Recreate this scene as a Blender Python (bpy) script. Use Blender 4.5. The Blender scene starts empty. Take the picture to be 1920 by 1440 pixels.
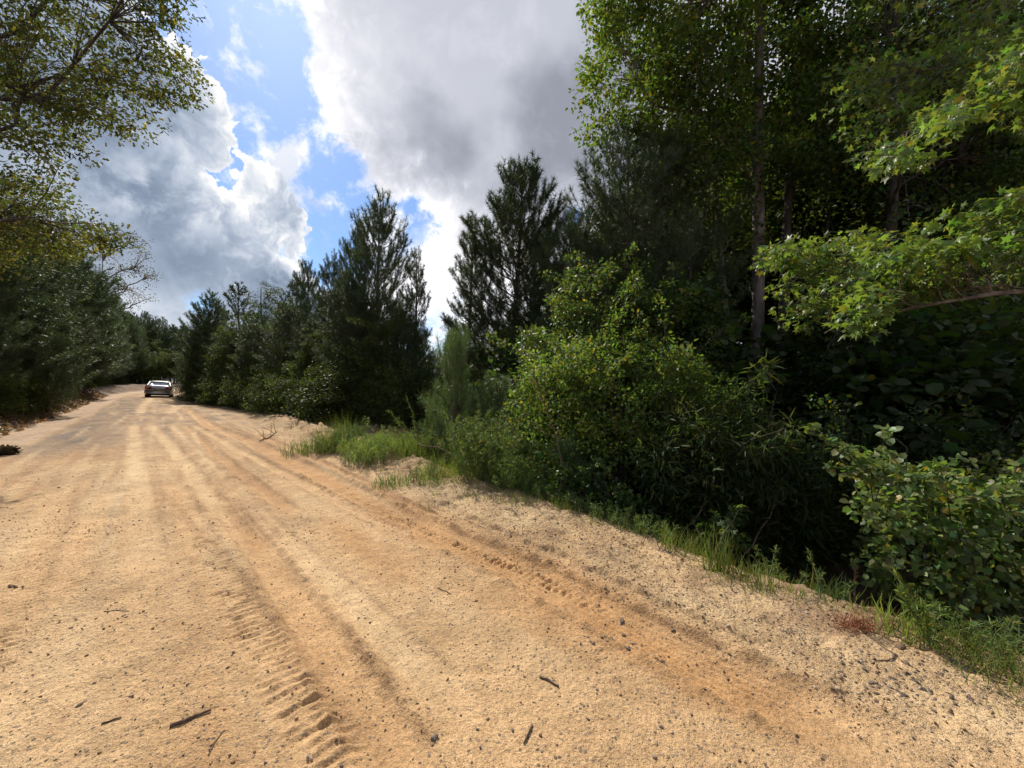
import bpy, math, random
import numpy as np
from mathutils import Vector, Matrix

R = random.Random(7)
RNG = np.random.default_rng(7)
scn = bpy.context.scene
COL = scn.collection
rad = math.radians

# ------------------------------------------------------------------ camera, sun, sky, exposure
CAM_Z = 1.6
F = 740.0                      # focal length in pixels of the 1920 px wide photograph
cam_d = bpy.data.cameras.new("camera")
cam_d.sensor_width = 36.0
cam_d.lens = 36.0 * F / 1920.0
cam_d.clip_start = 0.05
cam_d.clip_end = 6000.0
cam = bpy.data.objects.new("camera", cam_d)
COL.objects.link(cam)
cam.location = (0, 0, CAM_Z)
cam.rotation_euler = (rad(90.0 - 0.62), 0, 0)
scn.camera = cam

SUN_AZ = rad(-31.0)            # measured from +Y, positive to +X
SUN_EL = rad(43.0)
sun_dir = Vector((math.sin(SUN_AZ) * math.cos(SUN_EL), math.cos(SUN_AZ) * math.cos(SUN_EL), math.sin(SUN_EL)))
sun_d = bpy.data.lights.new("sun", 'SUN')
sun_d.energy = 5.0
sun_d.angle = rad(0.55)
sun_d.color = (1.0, 0.93, 0.82)
sun = bpy.data.objects.new("sun", sun_d)
COL.objects.link(sun)
sun.rotation_euler = sun_dir.to_track_quat('Z', 'Y').to_euler()

scn.view_settings.view_transform = 'Standard'
scn.view_settings.look = 'None'
scn.view_settings.exposure = 0.22
scn.view_settings.gamma = 1.0
scn.view_settings.use_curve_mapping = False

scn.render.engine = 'CYCLES'
cy = scn.cycles
cy.max_bounces = 4
cy.diffuse_bounces = 2
cy.glossy_bounces = 2
cy.transmission_bounces = 2
cy.transparent_max_bounces = 4
cy.caustics_reflective = False
cy.caustics_refractive = False
cy.use_denoising = True
cy.use_adaptive_sampling = True
cy.adaptive_threshold = 0.03

# ------------------------------------------------------------------ node helper
class NT:
    def __init__(s, tree):
        s.t = tree; s.n = tree.nodes; s.l = tree.links
    def new(s, typ, **kw):
        n = s.n.new(typ)
        for k, v in kw.items():
            setattr(n, k, v)
        return n
    def put(s, sock, v):
        if v is None: return
        if isinstance(v, bpy.types.NodeSocket): s.l.new(v, sock)
        else: sock.default_value = v
    def m(s, op, a, b=None, c=None, clamp=False):
        n = s.new('ShaderNodeMath', operation=op, use_clamp=clamp)
        s.put(n.inputs[0], a); s.put(n.inputs[1], b); s.put(n.inputs[2], c)
        return n.outputs[0]
    def add(s, a, b): return s.m('ADD', a, b)
    def sub(s, a, b): return s.m('SUBTRACT', a, b)
    def mul(s, a, b): return s.m('MULTIPLY', a, b)
    def mad(s, a, b, c): return s.m('MULTIPLY_ADD', a, b, c)
    def smooth(s, x, a, b, lo=0.0, hi=1.0):
        n = s.new('ShaderNodeMapRange', interpolation_type='SMOOTHSTEP')
        s.put(n.inputs['Value'], x); s.put(n.inputs['From Min'], a); s.put(n.inputs['From Max'], b)
        s.put(n.inputs['To Min'], lo); s.put(n.inputs['To Max'], hi)
        return n.outputs[0]
    def vm(s, op, a, b=None):
        n = s.new('ShaderNodeVectorMath', operation=op)
        s.put(n.inputs[0], a); s.put(n.inputs[1], b)
        return n.outputs[0]
    def noise(s, vec, scale, detail=4.0, rough=0.55, dist=0.0, lac=2.0):
        n = s.new('ShaderNodeTexNoise')
        s.put(n.inputs['Vector'], vec); n.inputs['Scale'].default_value = scale
        n.inputs['Detail'].default_value = detail; n.inputs['Roughness'].default_value = rough
        n.inputs['Distortion'].default_value = dist; n.inputs['Lacunarity'].default_value = lac
        return n.outputs['Fac']
    def voro(s, vec, scale, detail=0.0, feature='F1', rnd=1.0, out='Distance', sm=None, rough=0.5):
        n = s.new('ShaderNodeTexVoronoi', feature=feature)
        s.put(n.inputs['Vector'], vec); n.inputs['Scale'].default_value = scale
        if 'Detail' in n.inputs: n.inputs['Detail'].default_value = detail
        if 'Roughness' in n.inputs: n.inputs['Roughness'].default_value = rough
        if sm is not None and 'Smoothness' in n.inputs: n.inputs['Smoothness'].default_value = sm
        n.inputs['Randomness'].default_value = rnd
        return n.outputs[out]
    def mix(s, f, a, b, mode='MIX'):
        n = s.new('ShaderNodeMix', data_type='RGBA', blend_type=mode)
        s.put(n.inputs[0], f); s.put(n.inputs[6], a); s.put(n.inputs[7], b)
        return n.outputs[2]
    def fmix(s, f, a, b):
        n = s.new('ShaderNodeMix', data_type='FLOAT')
        s.put(n.inputs[0], f); s.put(n.inputs[2], a); s.put(n.inputs[3], b)
        return n.outputs[0]
    def bump(s, h, strength=0.5, dist=0.01, nrm=None):
        n = s.new('ShaderNodeBump')
        n.inputs['Strength'].default_value = strength; n.inputs['Distance'].default_value = dist
        s.put(n.inputs['Height'], h)
        if nrm is not None: s.put(n.inputs['Normal'], nrm)
        return n.outputs[0]

# ------------------------------------------------------------------ world: Nishita sky seen through broken cumulus
world = bpy.data.worlds.new("World")
scn.world = world
world.use_nodes = True
w = NT(world.node_tree); w.n.clear()
out = w.new('ShaderNodeOutputWorld'); bg = w.new('ShaderNodeBackground')
bg.inputs['Strength'].default_value = 0.1
w.l.new(bg.outputs[0], out.inputs[0])
sky = w.new('ShaderNodeTexSky', sky_type='NISHITA')
sky.sun_disc = False
sky.sun_elevation = SUN_EL
sky.sun_rotation = SUN_AZ
sky.altitude = 100.0; sky.air_density = 1.0; sky.dust_density = 0.4; sky.ozone_density = 2.0
tc = w.new('ShaderNodeTexCoord'); sep = w.new('ShaderNodeSeparateXYZ')
dirv = tc.outputs['Generated']
w.l.new(dirv, sep.inputs[0])
dx, dy, dz = sep.outputs
DEG = 180 / math.pi
az = w.mul(w.m('ARCTAN2', dx, dy), DEG)
el = w.mul(w.m('ARCSINE', dz), DEG)
# cloud-deck coordinates: a horizontal layer, with the horizon softened
den = w.add(w.m('MAXIMUM', dz, 0.0), 0.28)
cv = w.new('ShaderNodeCombineXYZ')
w.put(cv.inputs[0], w.m('DIVIDE', dx, den)); w.put(cv.inputs[1], w.m('DIVIDE', dy, den)); w.put(cv.inputs[2], dz)
P = cv.outputs[0]
def off(v): return w.vm('ADD', dirv, v)
def billow(base, sc, det=4.0):
    return w.sub(1.0, w.voro(base, sc, det, 'F1', 1.0, 'Distance', rough=0.5))
warp = w.noise(dirv, 3.2, 5, 0.55)
n1 = w.noise(dirv, 5.0, 8, 0.58)
n2 = w.noise(off((3.1, 1.7, 5.2)), 9.0, 10, 0.62, 0.2)
nsoft = w.noise(off((1.1, 4.7, 2.2)), 3.6, 4, 0.45)
wv = w.new('ShaderNodeTexNoise'); w.put(wv.inputs['Vector'], off((7.7, 2.2, 0.4))); wv.inputs['Scale'].default_value = 9.0; wv.inputs['Detail'].default_value = 6.0
wsc = w.new('ShaderNodeVectorMath', operation='SCALE'); w.put(wsc.inputs[0], w.vm('SUBTRACT', wv.outputs['Color'], (.5, .5, .5))); wsc.inputs['Scale'].default_value = 0.16
dw = w.vm('ADD', dirv, wsc.outputs[0])
SD = (sun_dir.x, sun_dir.y, sun_dir.z)
def sh(k): return w.vm('ADD', dw, (SD[0] * k, SD[1] * k, SD[2] * k))
B1 = billow(dw, 7.0); B1s = billow(sh(.035), 7.0)
rel = w.m('MAXIMUM', w.sub(B1, B1s), -0.06)                       # sunward sides of the billows
B2 = billow(dw, 20.0, 3.0); rel2 = w.m('MAXIMUM', w.sub(B2, billow(sh(.014), 20.0, 3.0)), -0.05)
# long diagonal break between the two cloud banks: signed angular distance to it
ax0, el0, ax1, el1 = -34.2, 38.5, -18.6, 19.5
L = math.hypot(ax1 - ax0, el1 - el0)
tx, ty = (ax1 - ax0) / L, (el1 - el0) / L
nx, ny = -ty, tx
D0 = w.add(w.mul(w.sub(az, ax0), nx), w.mul(w.sub(el, el0), ny))
along = w.add(w.mul(w.sub(az, ax0), tx), w.mul(w.sub(el, el0), ty))
D = w.add(D0, w.mul(w.sub(warp, 0.5), 8.0))
Dl = w.add(w.add(D, w.mul(w.sub(B1, .55), -9.0)), w.mul(w.sub(B2, .55), -2.2))
Dl = w.add(Dl, 0.6)
Dr = w.add(D, w.add(w.mul(w.sub(n1, 0.5), 15.0), w.mul(w.sub(n2, 0.5), 13.0)))
left_bank = w.smooth(Dl, -0.4, -1.1)
right_bank = w.smooth(Dr, 2.6, 4.8)
closing = w.smooth(along, 24.0, 31.0)
wisps = w.mul(w.smooth(n2, 0.47, 0.62), 0.85)
cover = w.m('MAXIMUM', left_bank, right_bank)
cover = w.m('MAXIMUM', cover, w.m('MAXIMUM', wisps, w.mul(closing, w.smooth(n1, 0.36, 0.5))))
def blob(a, e, ra, re):
    q = w.add(w.m('POWER', w.m('ABSOLUTE', w.mul(w.sub(az, a), 1.0 / ra)), 2.0), w.m('POWER', w.m('ABSOLUTE', w.mul(w.sub(el, e), 1.0 / re)), 2.0))
    return w.m('EXPONENT', w.mul(q, -1.0))
depthL = w.m('MAXIMUM', w.mul(w.add(Dl, 0.6), -1.0), 0.0)
rim = w.add(w.mul(w.m('EXPONENT', w.mul(depthL, -0.45)), .7), w.mul(w.m('EXPONENT', w.mul(depthL, -0.15)), .34)); rimw = w.m('EXPONENT', w.mul(depthL, -0.16))
bodyL = w.add(0.26, w.mul(w.smooth(nsoft, 0.36, 0.66), 0.22))
bodyL = w.add(bodyL, w.mul(blob(-27, 22, 10, 5.0), -0.10))
bodyL = w.add(bodyL, w.mul(w.mul(blob(-40.5, 19, 8, 3.2), w.smooth(n2, 0.40, 0.6)), 0.50))
bodyL = w.add(bodyL, w.mul(w.mul(blob(-41, 7.0, 9, 3.6), w.smooth(n1, 0.3, 0.6)), 0.42))
bodyL = w.add(bodyL, w.mul(blob(-37, 35, 7, 5.0), 0.25))
lumL = w.add(bodyL, w.mul(rim, 0.62))
lumL = w.add(lumL, w.mul(w.add(w.mul(rel, 1.5), w.mul(rel2, 0.7)), w.add(rimw, 0.0)))
fr = w.m('EXPONENT', w.mul(w.m('MAXIMUM', w.sub(Dr, 3.2), 0.0), -0.22))
lowr = w.smooth(w.add(el, w.mul(w.sub(n1, 0.5), 30.0)), 25.0, 17.0)
bodyR = w.add(0.36, w.mul(w.smooth(nsoft, 0.38, 0.6), 0.27))
bodyR = w.add(bodyR, w.mul(w.smooth(n2, 0.46, 0.66), 0.07))
bodyR = w.add(bodyR, w.mul(lowr, w.add(0.10, w.mul(w.smooth(w.add(n2, w.mul(rel, 0.3)), 0.40, 0.68), 0.42))))
lumR = w.add(w.add(bodyR, w.mul(fr, 0.62)), w.mul(w.add(rel, w.mul(rel2, .5)), w.add(w.mul(fr, 0.8), w.mul(lowr, .2))))
isL = w.m('MAXIMUM', w.mul(left_bank, w.smooth(D, 2.0, 0.0)), w.smooth(D, -1.0, -3.0))
lum = w.fmix(isL, lumR, lumL)
lum = w.m('MINIMUM', w.m('MAXIMUM', lum, 0.18), 1.2)
tint = w.new('ShaderNodeValToRGB')
cr = tint.color_ramp
cr.elements[0].position = 0.18; cr.elements[0].color = (0.60, 0.82, 1.22, 1)
cr.elements[1].position = 1.0; cr.elements[1].color = (1.0, 1.0, 1.0, 1)
e = cr.elements.new(0.5); e.color = (0.80, 0.94, 1.18, 1)
w.put(tint.inputs[0], lum)
warm = w.mix(w.mul(w.sub(1.0, isL), 0.6), tint.outputs[0], (0.99, 0.975, 1.06, 1))
cl = w.new('ShaderNodeVectorMath', operation='SCALE')
w.put(cl.inputs[0], warm); w.put(cl.inputs['Scale'], w.mul(lum, 10.0 * 0.86))
holes = w.mul(w.add(blob(9.0, 21.5, 2.0, 2.4), w.mul(blob(-38.5, 8.5, 2.2, 1.6), 0.8)), 1.1)
holes = w.smooth(w.add(holes, w.mul(w.sub(n2, 0.5), 2.2)), 0.45, 0.95, 0.0, 0.9)
holes = w.mul(holes, w.smooth(w.add(blob(9.0, 21.5, 4, 4.8), blob(-38.5, 8.5, 4.4, 3.2)), 0.05, 0.3))
cover = w.m('MULTIPLY', cover, w.sub(1.0, holes))
skyc = w.new('ShaderNodeVectorMath', operation='MULTIPLY')
w.put(skyc.inputs[0], sky.outputs[0]); w.put(skyc.inputs[1], (0.72, 0.90, 1.12))
fin = w.mix(cover, skyc.outputs[0], cl.outputs[0])
# below the horizon: plain ground bounce colour
fin = w.mix(w.smooth(dz, 0.0, -0.03), fin, (1.5, 1.2, 0.8, 1))
w.put(bg.inputs['Color'], fin)
world.cycles.sampling_method = 'MANUAL'
world.cycles.sample_map_resolution = 512

# ------------------------------------------------------------------ small tools
def tag(o, label=None, cat=None, group=None, kind=None):
    if label: o['label'] = label
    if cat: o['category'] = cat
    if group: o['group'] = group
    if kind: o['kind'] = kind
    return o

def empty(name, loc=(0, 0, 0)):
    o = bpy.data.objects.new(name, None)
    o.empty_display_size = 0.1
    COL.objects.link(o); o.location = loc
    return o

def make_mesh(name, V, F3=None, F4=None, C=None, smooth=False):
    V = np.ascontiguousarray(V, dtype=np.float32)
    me = bpy.data.meshes.new(name)
    me.vertices.add(len(V)); me.vertices.foreach_set('co', V.ravel())
    F3 = np.zeros((0, 3), np.int32) if F3 is None else np.asarray(F3, np.int32).reshape(-1, 3)
    F4 = np.zeros((0, 4), np.int32) if F4 is None else np.asarray(F4, np.int32).reshape(-1, 4)
    nl = F3.size + F4.size
    me.loops.add(nl)
    me.loops.foreach_set('vertex_index', np.concatenate([F3.ravel(), F4.ravel()]))
    me.polygons.add(len(F3) + len(F4))
    st = np.concatenate([np.arange(len(F3)) * 3, F3.size + np.arange(len(F4)) * 4]).astype(np.int32)
    me.polygons.foreach_set('loop_start', st)
    if smooth:
        me.polygons.foreach_set('use_smooth', np.ones(len(st), bool))
    if C is not None:
        C = np.asarray(C, np.float32)
        if C.shape[1] == 3: C = np.concatenate([C, np.ones((len(C), 1), np.float32)], 1)
        a = me.color_attributes.new('Col', 'FLOAT_COLOR', 'POINT')
        a.data.foreach_set('color', np.ascontiguousarray(C).ravel())
    me.update(calc_edges=True)
    return me

def link(name, me, mat, parent=None, loc=None):
    if mat is not None and not me.materials: me.materials.append(mat)
    o = bpy.data.objects.new(name, me)
    COL.objects.link(o)
    if parent is not None: o.parent = parent
    if loc is not None: o.location = loc
    return o

class Geo:
    """accumulates vertices, triangles, quads, colours"""
    def __init__(s): s.V = []; s.T = []; s.Q = []; s.C = []; s.n = 0
    def add(s, V, T=None, Q=None, C=None):
        V = np.asarray(V, np.float32).reshape(-1, 3)
        if T is not None and len(T): s.T.append(np.asarray(T, np.int64).reshape(-1, 3) + s.n)
        if Q is not None and len(Q): s.Q.append(np.asarray(Q, np.int64).reshape(-1, 4) + s.n)
        if C is None: C = (1, 1, 1)
        C = np.asarray(C, np.float32)
        if C.ndim == 1: C = np.tile(C[:3], (len(V), 1))
        s.V.append(V); s.C.append(C); s.n += len(V)
    def mesh(s, name, smooth=False):
        T = np.concatenate(s.T) if s.T else None
        Q = np.concatenate(s.Q) if s.Q else None
        return make_mesh(name, np.concatenate(s.V), T, Q, np.concatenate(s.C), smooth)

def norm(a):
    return a / np.maximum(np.linalg.norm(a, axis=-1, keepdims=True), 1e-9)

def tube(g, pts, rad_, sides=6, col=(1, 1, 1), cap=True, rough=0.0):
    pts = np.asarray(pts, float); n = len(pts)
    rad_ = np.broadcast_to(np.asarray(rad_, float), (n,))
    tan = norm(np.gradient(pts, axis=0))
    ref = np.array([0, 0, 1.0]) if abs(tan[0][2]) < 0.8 else np.array([1.0, 0, 0])
    V = []
    a = np.arange(sides) * 2 * math.pi / sides
    u = np.cross(tan[0], ref); u /= np.linalg.norm(u)
    for i in range(n):
        u = u - tan[i] * np.dot(u, tan[i]); u /= max(np.linalg.norm(u), 1e-9)
        v = np.cross(tan[i], u)
        rr = rad_[i] * (1 + rough * RNG.uniform(-1, 1, sides)) if rough else np.full(sides, rad_[i])
        V.append(pts[i] + rr[:, None] * (np.cos(a)[:, None] * u + np.sin(a)[:, None] * v))
    V = np.concatenate(V)
    i = np.arange(n - 1)[:, None] * sides; j = np.arange(sides)[None]; k = (j + 1) % sides
    Q = np.stack([i + j, i + k, i + sides + k, i + sides + j], -1).reshape(-1, 4)
    T = None
    if cap:
        V = np.concatenate([V, pts[-1:]])
        T = np.array([[(n - 1) * sides + q, (n - 1) * sides + (q + 1) % sides, n * sides] for q in range(sides)])
    g.add(V, T, Q, col)

# --- numpy gradient noise
_perm = np.random.RandomState(3).permutation(4096)
_perm = np.concatenate([_perm, _perm, _perm])
_ga = np.random.RandomState(5).uniform(0, 2 * math.pi, 4096)
_gx, _gy = np.cos(_ga), np.sin(_ga)
def pn(x, y, seed=0):
    x = np.asarray(x, float) + seed * 17.31; y = np.asarray(y, float) - seed * 9.77
    xi = np.floor(x).astype(int); yi = np.floor(y).astype(int)
    xf = x - xi; yf = y - yi
    u = xf * xf * xf * (xf * (xf * 6 - 15) + 10); v = yf * yf * yf * (yf * (yf * 6 - 15) + 10)
    def g(ix, iy, fx, fy):
        h = _perm[(_perm[ix & 4095] + iy) & 4095]
        return _gx[h] * fx + _gy[h] * fy
    a = g(xi, yi, xf, yf); b = g(xi + 1, yi, xf - 1, yf)
    c = g(xi, yi + 1, xf, yf - 1); d = g(xi + 1, yi + 1, xf - 1, yf - 1)
    return (a + u * (b - a)) * (1 - v) + (c + u * (d - c)) * v
def fbm(x, y, f, octv=4, seed=0, g=0.5):
    s = 0; a = 1.0; t = 0
    for o in range(octv):
        s = s + a * pn(x * f, y * f, seed + o); t += a
        a *= g; f *= 2.03
    return s / t
def ss(x, a, b):
    t = np.clip((np.asarray(x, float) - a) / (b - a), 0, 1)
    return t * t * (3 - 2 * t)

# ------------------------------------------------------------------ road frame
ANG = rad(41.7)
DX, DY = -math.sin(ANG), math.cos(ANG)       # along the road, away from the camera
NX, NY = math.cos(ANG), math.sin(ANG)        # across the road, to the right
def st(x, y):
    x = np.asarray(x, float); y = np.asarray(y, float)
    t = x * DX + y * DY; s = x * NX + y * NY
    return s - 0.006 * np.maximum(t - 50, 0) ** 2, t      # the road bends right past the car
def gp(px, py, z=0.0):
    """ground point of a pixel of the photograph"""
    Y = F * (CAM_Z - z) / max(py - 712.0, 0.5)
    return (px - 960.0) / F * Y, Y
def wp(px, py, Y):
    return np.array([(px - 960.0) / F * Y, Y, CAM_Z + (712.0 - py) / F * Y])
def pst(px, py):
    s, t = st(*gp(px, py)); return float(s), float(t)

def track(pts):
    q = sorted([pst(*p)[::-1] for p in pts])
    return np.array([a for a, b in q]), np.array([b for a, b in q])
#  centre-line, half-width, depth, orange tint, lug depth, smooth lines
TRACKS = [
    (track([(345, 765), (395, 800), (470, 832), (600, 893), (740, 965), (860, 1020), (1000, 1085), (1160, 1170), (1320, 1250), (1520, 1340)]), 0.20, 0.030, 1.1, 0.0, 0.005),
    (track([(365, 800), (430, 838), (560, 905), (680, 965), (800, 1020)]), 0.10, 0.012, 0.25, 0.0, 0.004),
    (track([(285, 800), (330, 850), (390, 930), (445, 1000)]), 0.13, 0.014, -0.15, 0.0, 0.005),
    (track([(430, 960), (490, 1040), (560, 1140), (640, 1270), (740, 1440)]), 0.13, 0.02, 0.7, 0.0, 0.002),
    (track([(325, 920), (370, 1010), (410, 1085), (455, 1165), (520, 1270), (590, 1380), (640, 1455)]), 0.12, 0.006, 0.1, 0.012, 0.0),
    (track([(250, 930), (275, 1010)]), 0.08, 0.003, 0.0, 0.009, 0.0),
    (track([(110, 930), (60, 1040), (10, 1150), (-60, 1300)]), 0.15, 0.006, 0.1, 0.012, 0.0),
    (track([(190, 940), (160, 1030), (110, 1130)]), 0.11, 0.004, 0.1, 0.009, 0.0),
    (track([(655, 930), (780, 985), (900, 1035), (1000, 1080), (1075, 1118)]), 0.06, 0.004, 0.0, 0.022, 0.0),
    (track([(262, 775), (268, 762), (283, 748)]), 0.22, 0.02, -0.2, 0.0, 0.004),
    (track([(320, 775), (330, 765), (322, 750)]), 0.22, 0.02, -0.2, 0.0, 0.004),
]
TRACKS += [
    (track([(320, 800), (365, 850), (440, 930), (520, 1010), (640, 1120), (820, 1300)]), 0.12, 0.007, -0.2, 0.0, 0.002),
    (track([(250, 800), (255, 870), (262, 950), (270, 1060)]), 0.14, 0.007, -0.22, 0.0, 0.0),
    (track([(455, 805), (560, 850), (700, 915), (800, 965)]), 0.07, 0.014, 0.5, 0.0, 0.0),
    (track([(345, 800), (400, 850), (470, 905), (540, 960)]), 0.10, 0.010, 0.75, 0.0, 0.0),
    (track([(405, 900), (455, 960), (500, 1020)]), 0.12, 0.010, 0.6, 0.0, 0.0),
]
TRACKS[8] = ((TRACKS[8][0][0], TRACKS[8][0][1] + 0.02),) + TRACKS[8][1:]

STRIPS = [
    (track([(310, 800), (360, 850), (420, 920), (480, 985)]), .09, .75),
    (track([(355, 800), (410, 850), (470, 900), (530, 945)]), .10, .55),
    (track([(430, 800), (560, 860), (720, 925), (860, 985), (960, 1030)]), .045, .8),
    (track([(300, 920), (350, 985), (450, 1090), (560, 1220), (700, 1420)]), .05, .45),
    (track([(460, 800), (640, 880), (800, 950), (950, 1015)]), .03, .7),
]
def terrain(x, y, full=True):
    """height, and colour masks when full"""
    x = np.asarray(x, float); y = np.asarray(y, float)
    s, t = st(x, y)
    r = np.hypot(x, y)
    wob = 0.35 * fbm(x, y, 0.35, 3, 11)
    z = 0.02 * fbm(x, y, 0.5, 3, 1) * 2
    z += 0.03 * (1 - ((s - 0.4) / 3.0) ** 2) * (np.abs(s - .4) < 3)
    # cross fall near the car and on
    z -= 0.055 * np.clip(s, -4, 6) * ss(t, 26, 44)
    # right side: berm, then ditch near the camera
    e = 3.42 + wob * 0.9 + 0.16 * pn(x * 1.9, y * 1.9, 13) + 0.07 * pn(x * 5, y * 5, 14)
    ditch = np.interp(t, [-5, 0, 4, 8, 11, 15], [0.95, 0.9, 0.75, 0.5, 0.28, 0.0])
    z -= ditch * ss(s, e + 0.1, e + 1.6) * (1 - 0.6 * ss(s, e + 4, e + 9))
    lump = fbm(x, y, 3.0, 4, 21)
    berm = np.exp(-((s - 3.4 - wob * .4) / 0.42) ** 2) * np.interp(t, [0, 4, 7, 10, 17, 22], [0.04, 0.06, 0.14, 0.20, 0.20, 0.0])
    z += berm * (1 + 1.2 * lump) + berm * .55 * np.abs(fbm(x, y, 6.5, 3, 23, .6)) * 2.2
    z += 0.28 * np.exp(-((s - 5.9) / 0.7) ** 2) * np.interp(t, [9, 11, 14, 17], [0, 1, 1, 0]) * (1 + .6 * lump)
    # crusted ridge on the shoulder near the camera, and crumbled clods
    rg = s - (2.62 + 0.10 * pn(t * 2.1, 0 * t + 5.5, 3) + .05 * pn(x * 7, y * 7, 4))
    z += (0.045 * ss(rg, 0, .04) * (1 - ss(rg, .12, .8))) * np.interp(t, [.5, 1.4, 4.2, 5.2], [0.3, 1, 1, 0])
    cl_ = np.clip(fbm(x, y, 8.0, 3, 25, .6) * 2 - .12, 0, 1)
    z += .07 * cl_ * ss(s, 2.45, 2.8) * (1 - ss(s, 4.4, 5.2)) * np.interp(t, [0, 3, 6, 9, 18, 24], [.25, .4, .8, 1.3, 1.3, .3])
    # left verge: low bank
    z += 0.62 * ss(-s, 3.2 + wob, 4.9 + wob) * (1 + 0.6 * lump)
    z += 0.05 * np.exp(-((s + 2.55 + wob * .5) / 0.25) ** 2) * (0.6 + lump)
    shoulder = ss(s, 2.35 + 0.3 * wob, 2.9 + 0.3 * wob) * (1 - ss(s, 6, 7.5))
    rough = 0.0035 + 0.024 * shoulder * np.interp(t, [0, 3, 5, 8], [.45, .6, 1.0, 1.5]) + 0.02 * ss(-s, 2.6, 3.4)
    near = 1 - ss(r, 14, 30)
    z += rough * 2.0 * (fbm(x, y, 7.0, 4, 31, 0.6)) * (0.35 + .65 * near)
    z += near * 0.012 * fbm(s * 1.0, t * .4, 6.0, 3, 41)
    z += (1 - ss(r, 5, 10)) * (0.006 + .006 * shoulder) * fbm(x, y, 17.0, 2, 43)
    m = dict(or_=np.zeros_like(x), lines=np.zeros_like(x))
    orange = np.zeros_like(x); fade = np.zeros_like(x)
    for (tt, sv), hw, dep, tint_, lug, ln in TRACKS:
        ctr = np.interp(t, tt, sv) + 0.02 * pn(t * 1.3, s * 0 + 3.3, 5)
        inside = ss(t, tt[0] - 0.5, tt[0] + .25) * (1 - ss(t, tt[-1] - .25, tt[-1] + 0.6))
        q = (s - ctr) / hw
        prof = np.exp(-np.abs(q) ** 5) * inside
        lip = (np.exp(-((np.abs(q) - 1.2) / 0.2) ** 2)) * inside
        z -= 1.9 * dep * prof
        z += dep * 0.9 * lip * np.clip(0.6 + pn(x * 9, y * 9, 61) * 2.0, 0, 2)
        if ln: z += ln * prof * np.sin(q * hw * 6.283 / 0.05) * ss(r, 30, 8)
        if lug:
            ph = t * 6.283 / 0.066 + np.abs(q) * 1.2 + 1.6 * fbm(x, y, 3.5, 2, 71)
            lg = np.tanh(2.2 * np.sin(ph + 1.4 * pn(x * 14, y * 14, 83))) * (.65 + 1.3 * pn(x * 11, y * 11, 85))
            patch = 0.45 + 0.55 * ss(fbm(x, y, 3.2, 3, 81), -0.22, 0.08)
            z += lug * lg * prof * patch
        orange += tint_ * np.exp(-np.abs(q * .8) ** 2.4) * inside
        fade += prof
    if not full: return z
    return z, s, t, r, orange, fade, shoulder, wob, lump

def gz(x, y):
    return float(terrain(np.array([x]), np.array([y]), False)[0])

# ------------------------------------------------------------------ materials
def new_mat(name):
    m = bpy.data.materials.new(name); m.use_nodes = True
    t = NT(m.node_tree); t.n.clear()
    o = t.new('ShaderNodeOutputMaterial')
    return m, t, o

def leaf_mat(name, hue=(1, 1, 1), trans=0.38, rough=0.42, spec=0.5, tcol=(1.5, 1.35, 0.55)):
    m, t, o = new_mat(name)
    at = t.new('ShaderNodeAttribute'); at.attribute_name = 'Col'
    oi = t.new('ShaderNodeObjectInfo')
    geo = t.new('ShaderNodeNewGeometry')
    v = t.fmix(oi.outputs['Random'], 0.78, 1.22)
    sc = t.new('ShaderNodeVectorMath', operation='SCALE'); t.put(sc.inputs[0], at.outputs['Color']); t.put(sc.inputs['Scale'], v)
    c = t.vm('MULTIPLY', sc.outputs[0], tuple(hue))
    p = t.new('ShaderNodeBsdfPrincipled')
    t.put(p.inputs['Base Color'], c); p.inputs['Roughness'].default_value = rough
    p.inputs['Specular IOR Level'].default_value = spec
    tr = t.new('ShaderNodeBsdfTranslucent')
    t.put(tr.inputs['Color'], t.vm('MULTIPLY', c, tuple(tcol)))
    mx = t.new('ShaderNodeMixShader'); mx.inputs[0].default_value = trans
    t.l.new(p.outputs[0], mx.inputs[1]); t.l.new(tr.outputs[0], mx.inputs[2])
    t.l.new(mx.outputs[0], o.inputs[0])
    return m

M_LEAF = leaf_mat('broad_leaf', rough=.58, spec=.22, trans=.42, tcol=(1.6, 1.7, .6))
M_SWEET = leaf_mat('sweetgum_leaf', rough=.42, spec=.42, trans=.45, tcol=(1.6, 1.7, .6))
M_GLOSS = leaf_mat('glossy_leaf', rough=0.45, spec=0.38, trans=0.42, tcol=(1.6, 1.7, .6))
M_NEEDLE = leaf_mat('pine_needle', trans=0.22, rough=0.45, spec=0.5, tcol=(1.3, 1.35, 0.7))
M_GRASS = leaf_mat('grass_blade', trans=0.4, rough=0.5, spec=0.3, tcol=(1.3, 1.35, 0.7))

def bark_mat(name, c1, c2, scale=9.0):
    m, t, o = new_mat(name)
    g = t.new('ShaderNodeTexCoord')
    mp = t.new('ShaderNodeMapping'); t.l.new(g.outputs['Object'], mp.inputs[0]); mp.inputs['Scale'].default_value = (1, 1, 0.22)
    n = t.noise(mp.outputs[0], scale, 6, 0.65)
    n2_ = t.noise(g.outputs['Object'], 1.7, 3, 0.5)
    c = t.mix(t.smooth(n, 0.38, 0.62), c1 + (1,), c2 + (1,))
    c = t.mix(t.smooth(n2_, 0.45, 0.65, 0, 0.6), c, tuple(x * .6 for x in c1) + (1,))
    p = t.new('ShaderNodeBsdfPrincipled'); t.put(p.inputs['Base Color'], c); p.inputs['Roughness'].default_value = 0.9
    t.put(p.inputs['Normal'], t.bump(n, 0.8, 0.03))
    t.l.new(p.outputs[0], o.inputs[0])
    return m
M_PBARK = bark_mat('pine_bark', (0.07, 0.05, 0.038), (0.16, 0.125, 0.1))
M_BARK = bark_mat('grey_bark', (0.12, 0.095, 0.082), (0.26, 0.215, 0.185))
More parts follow.
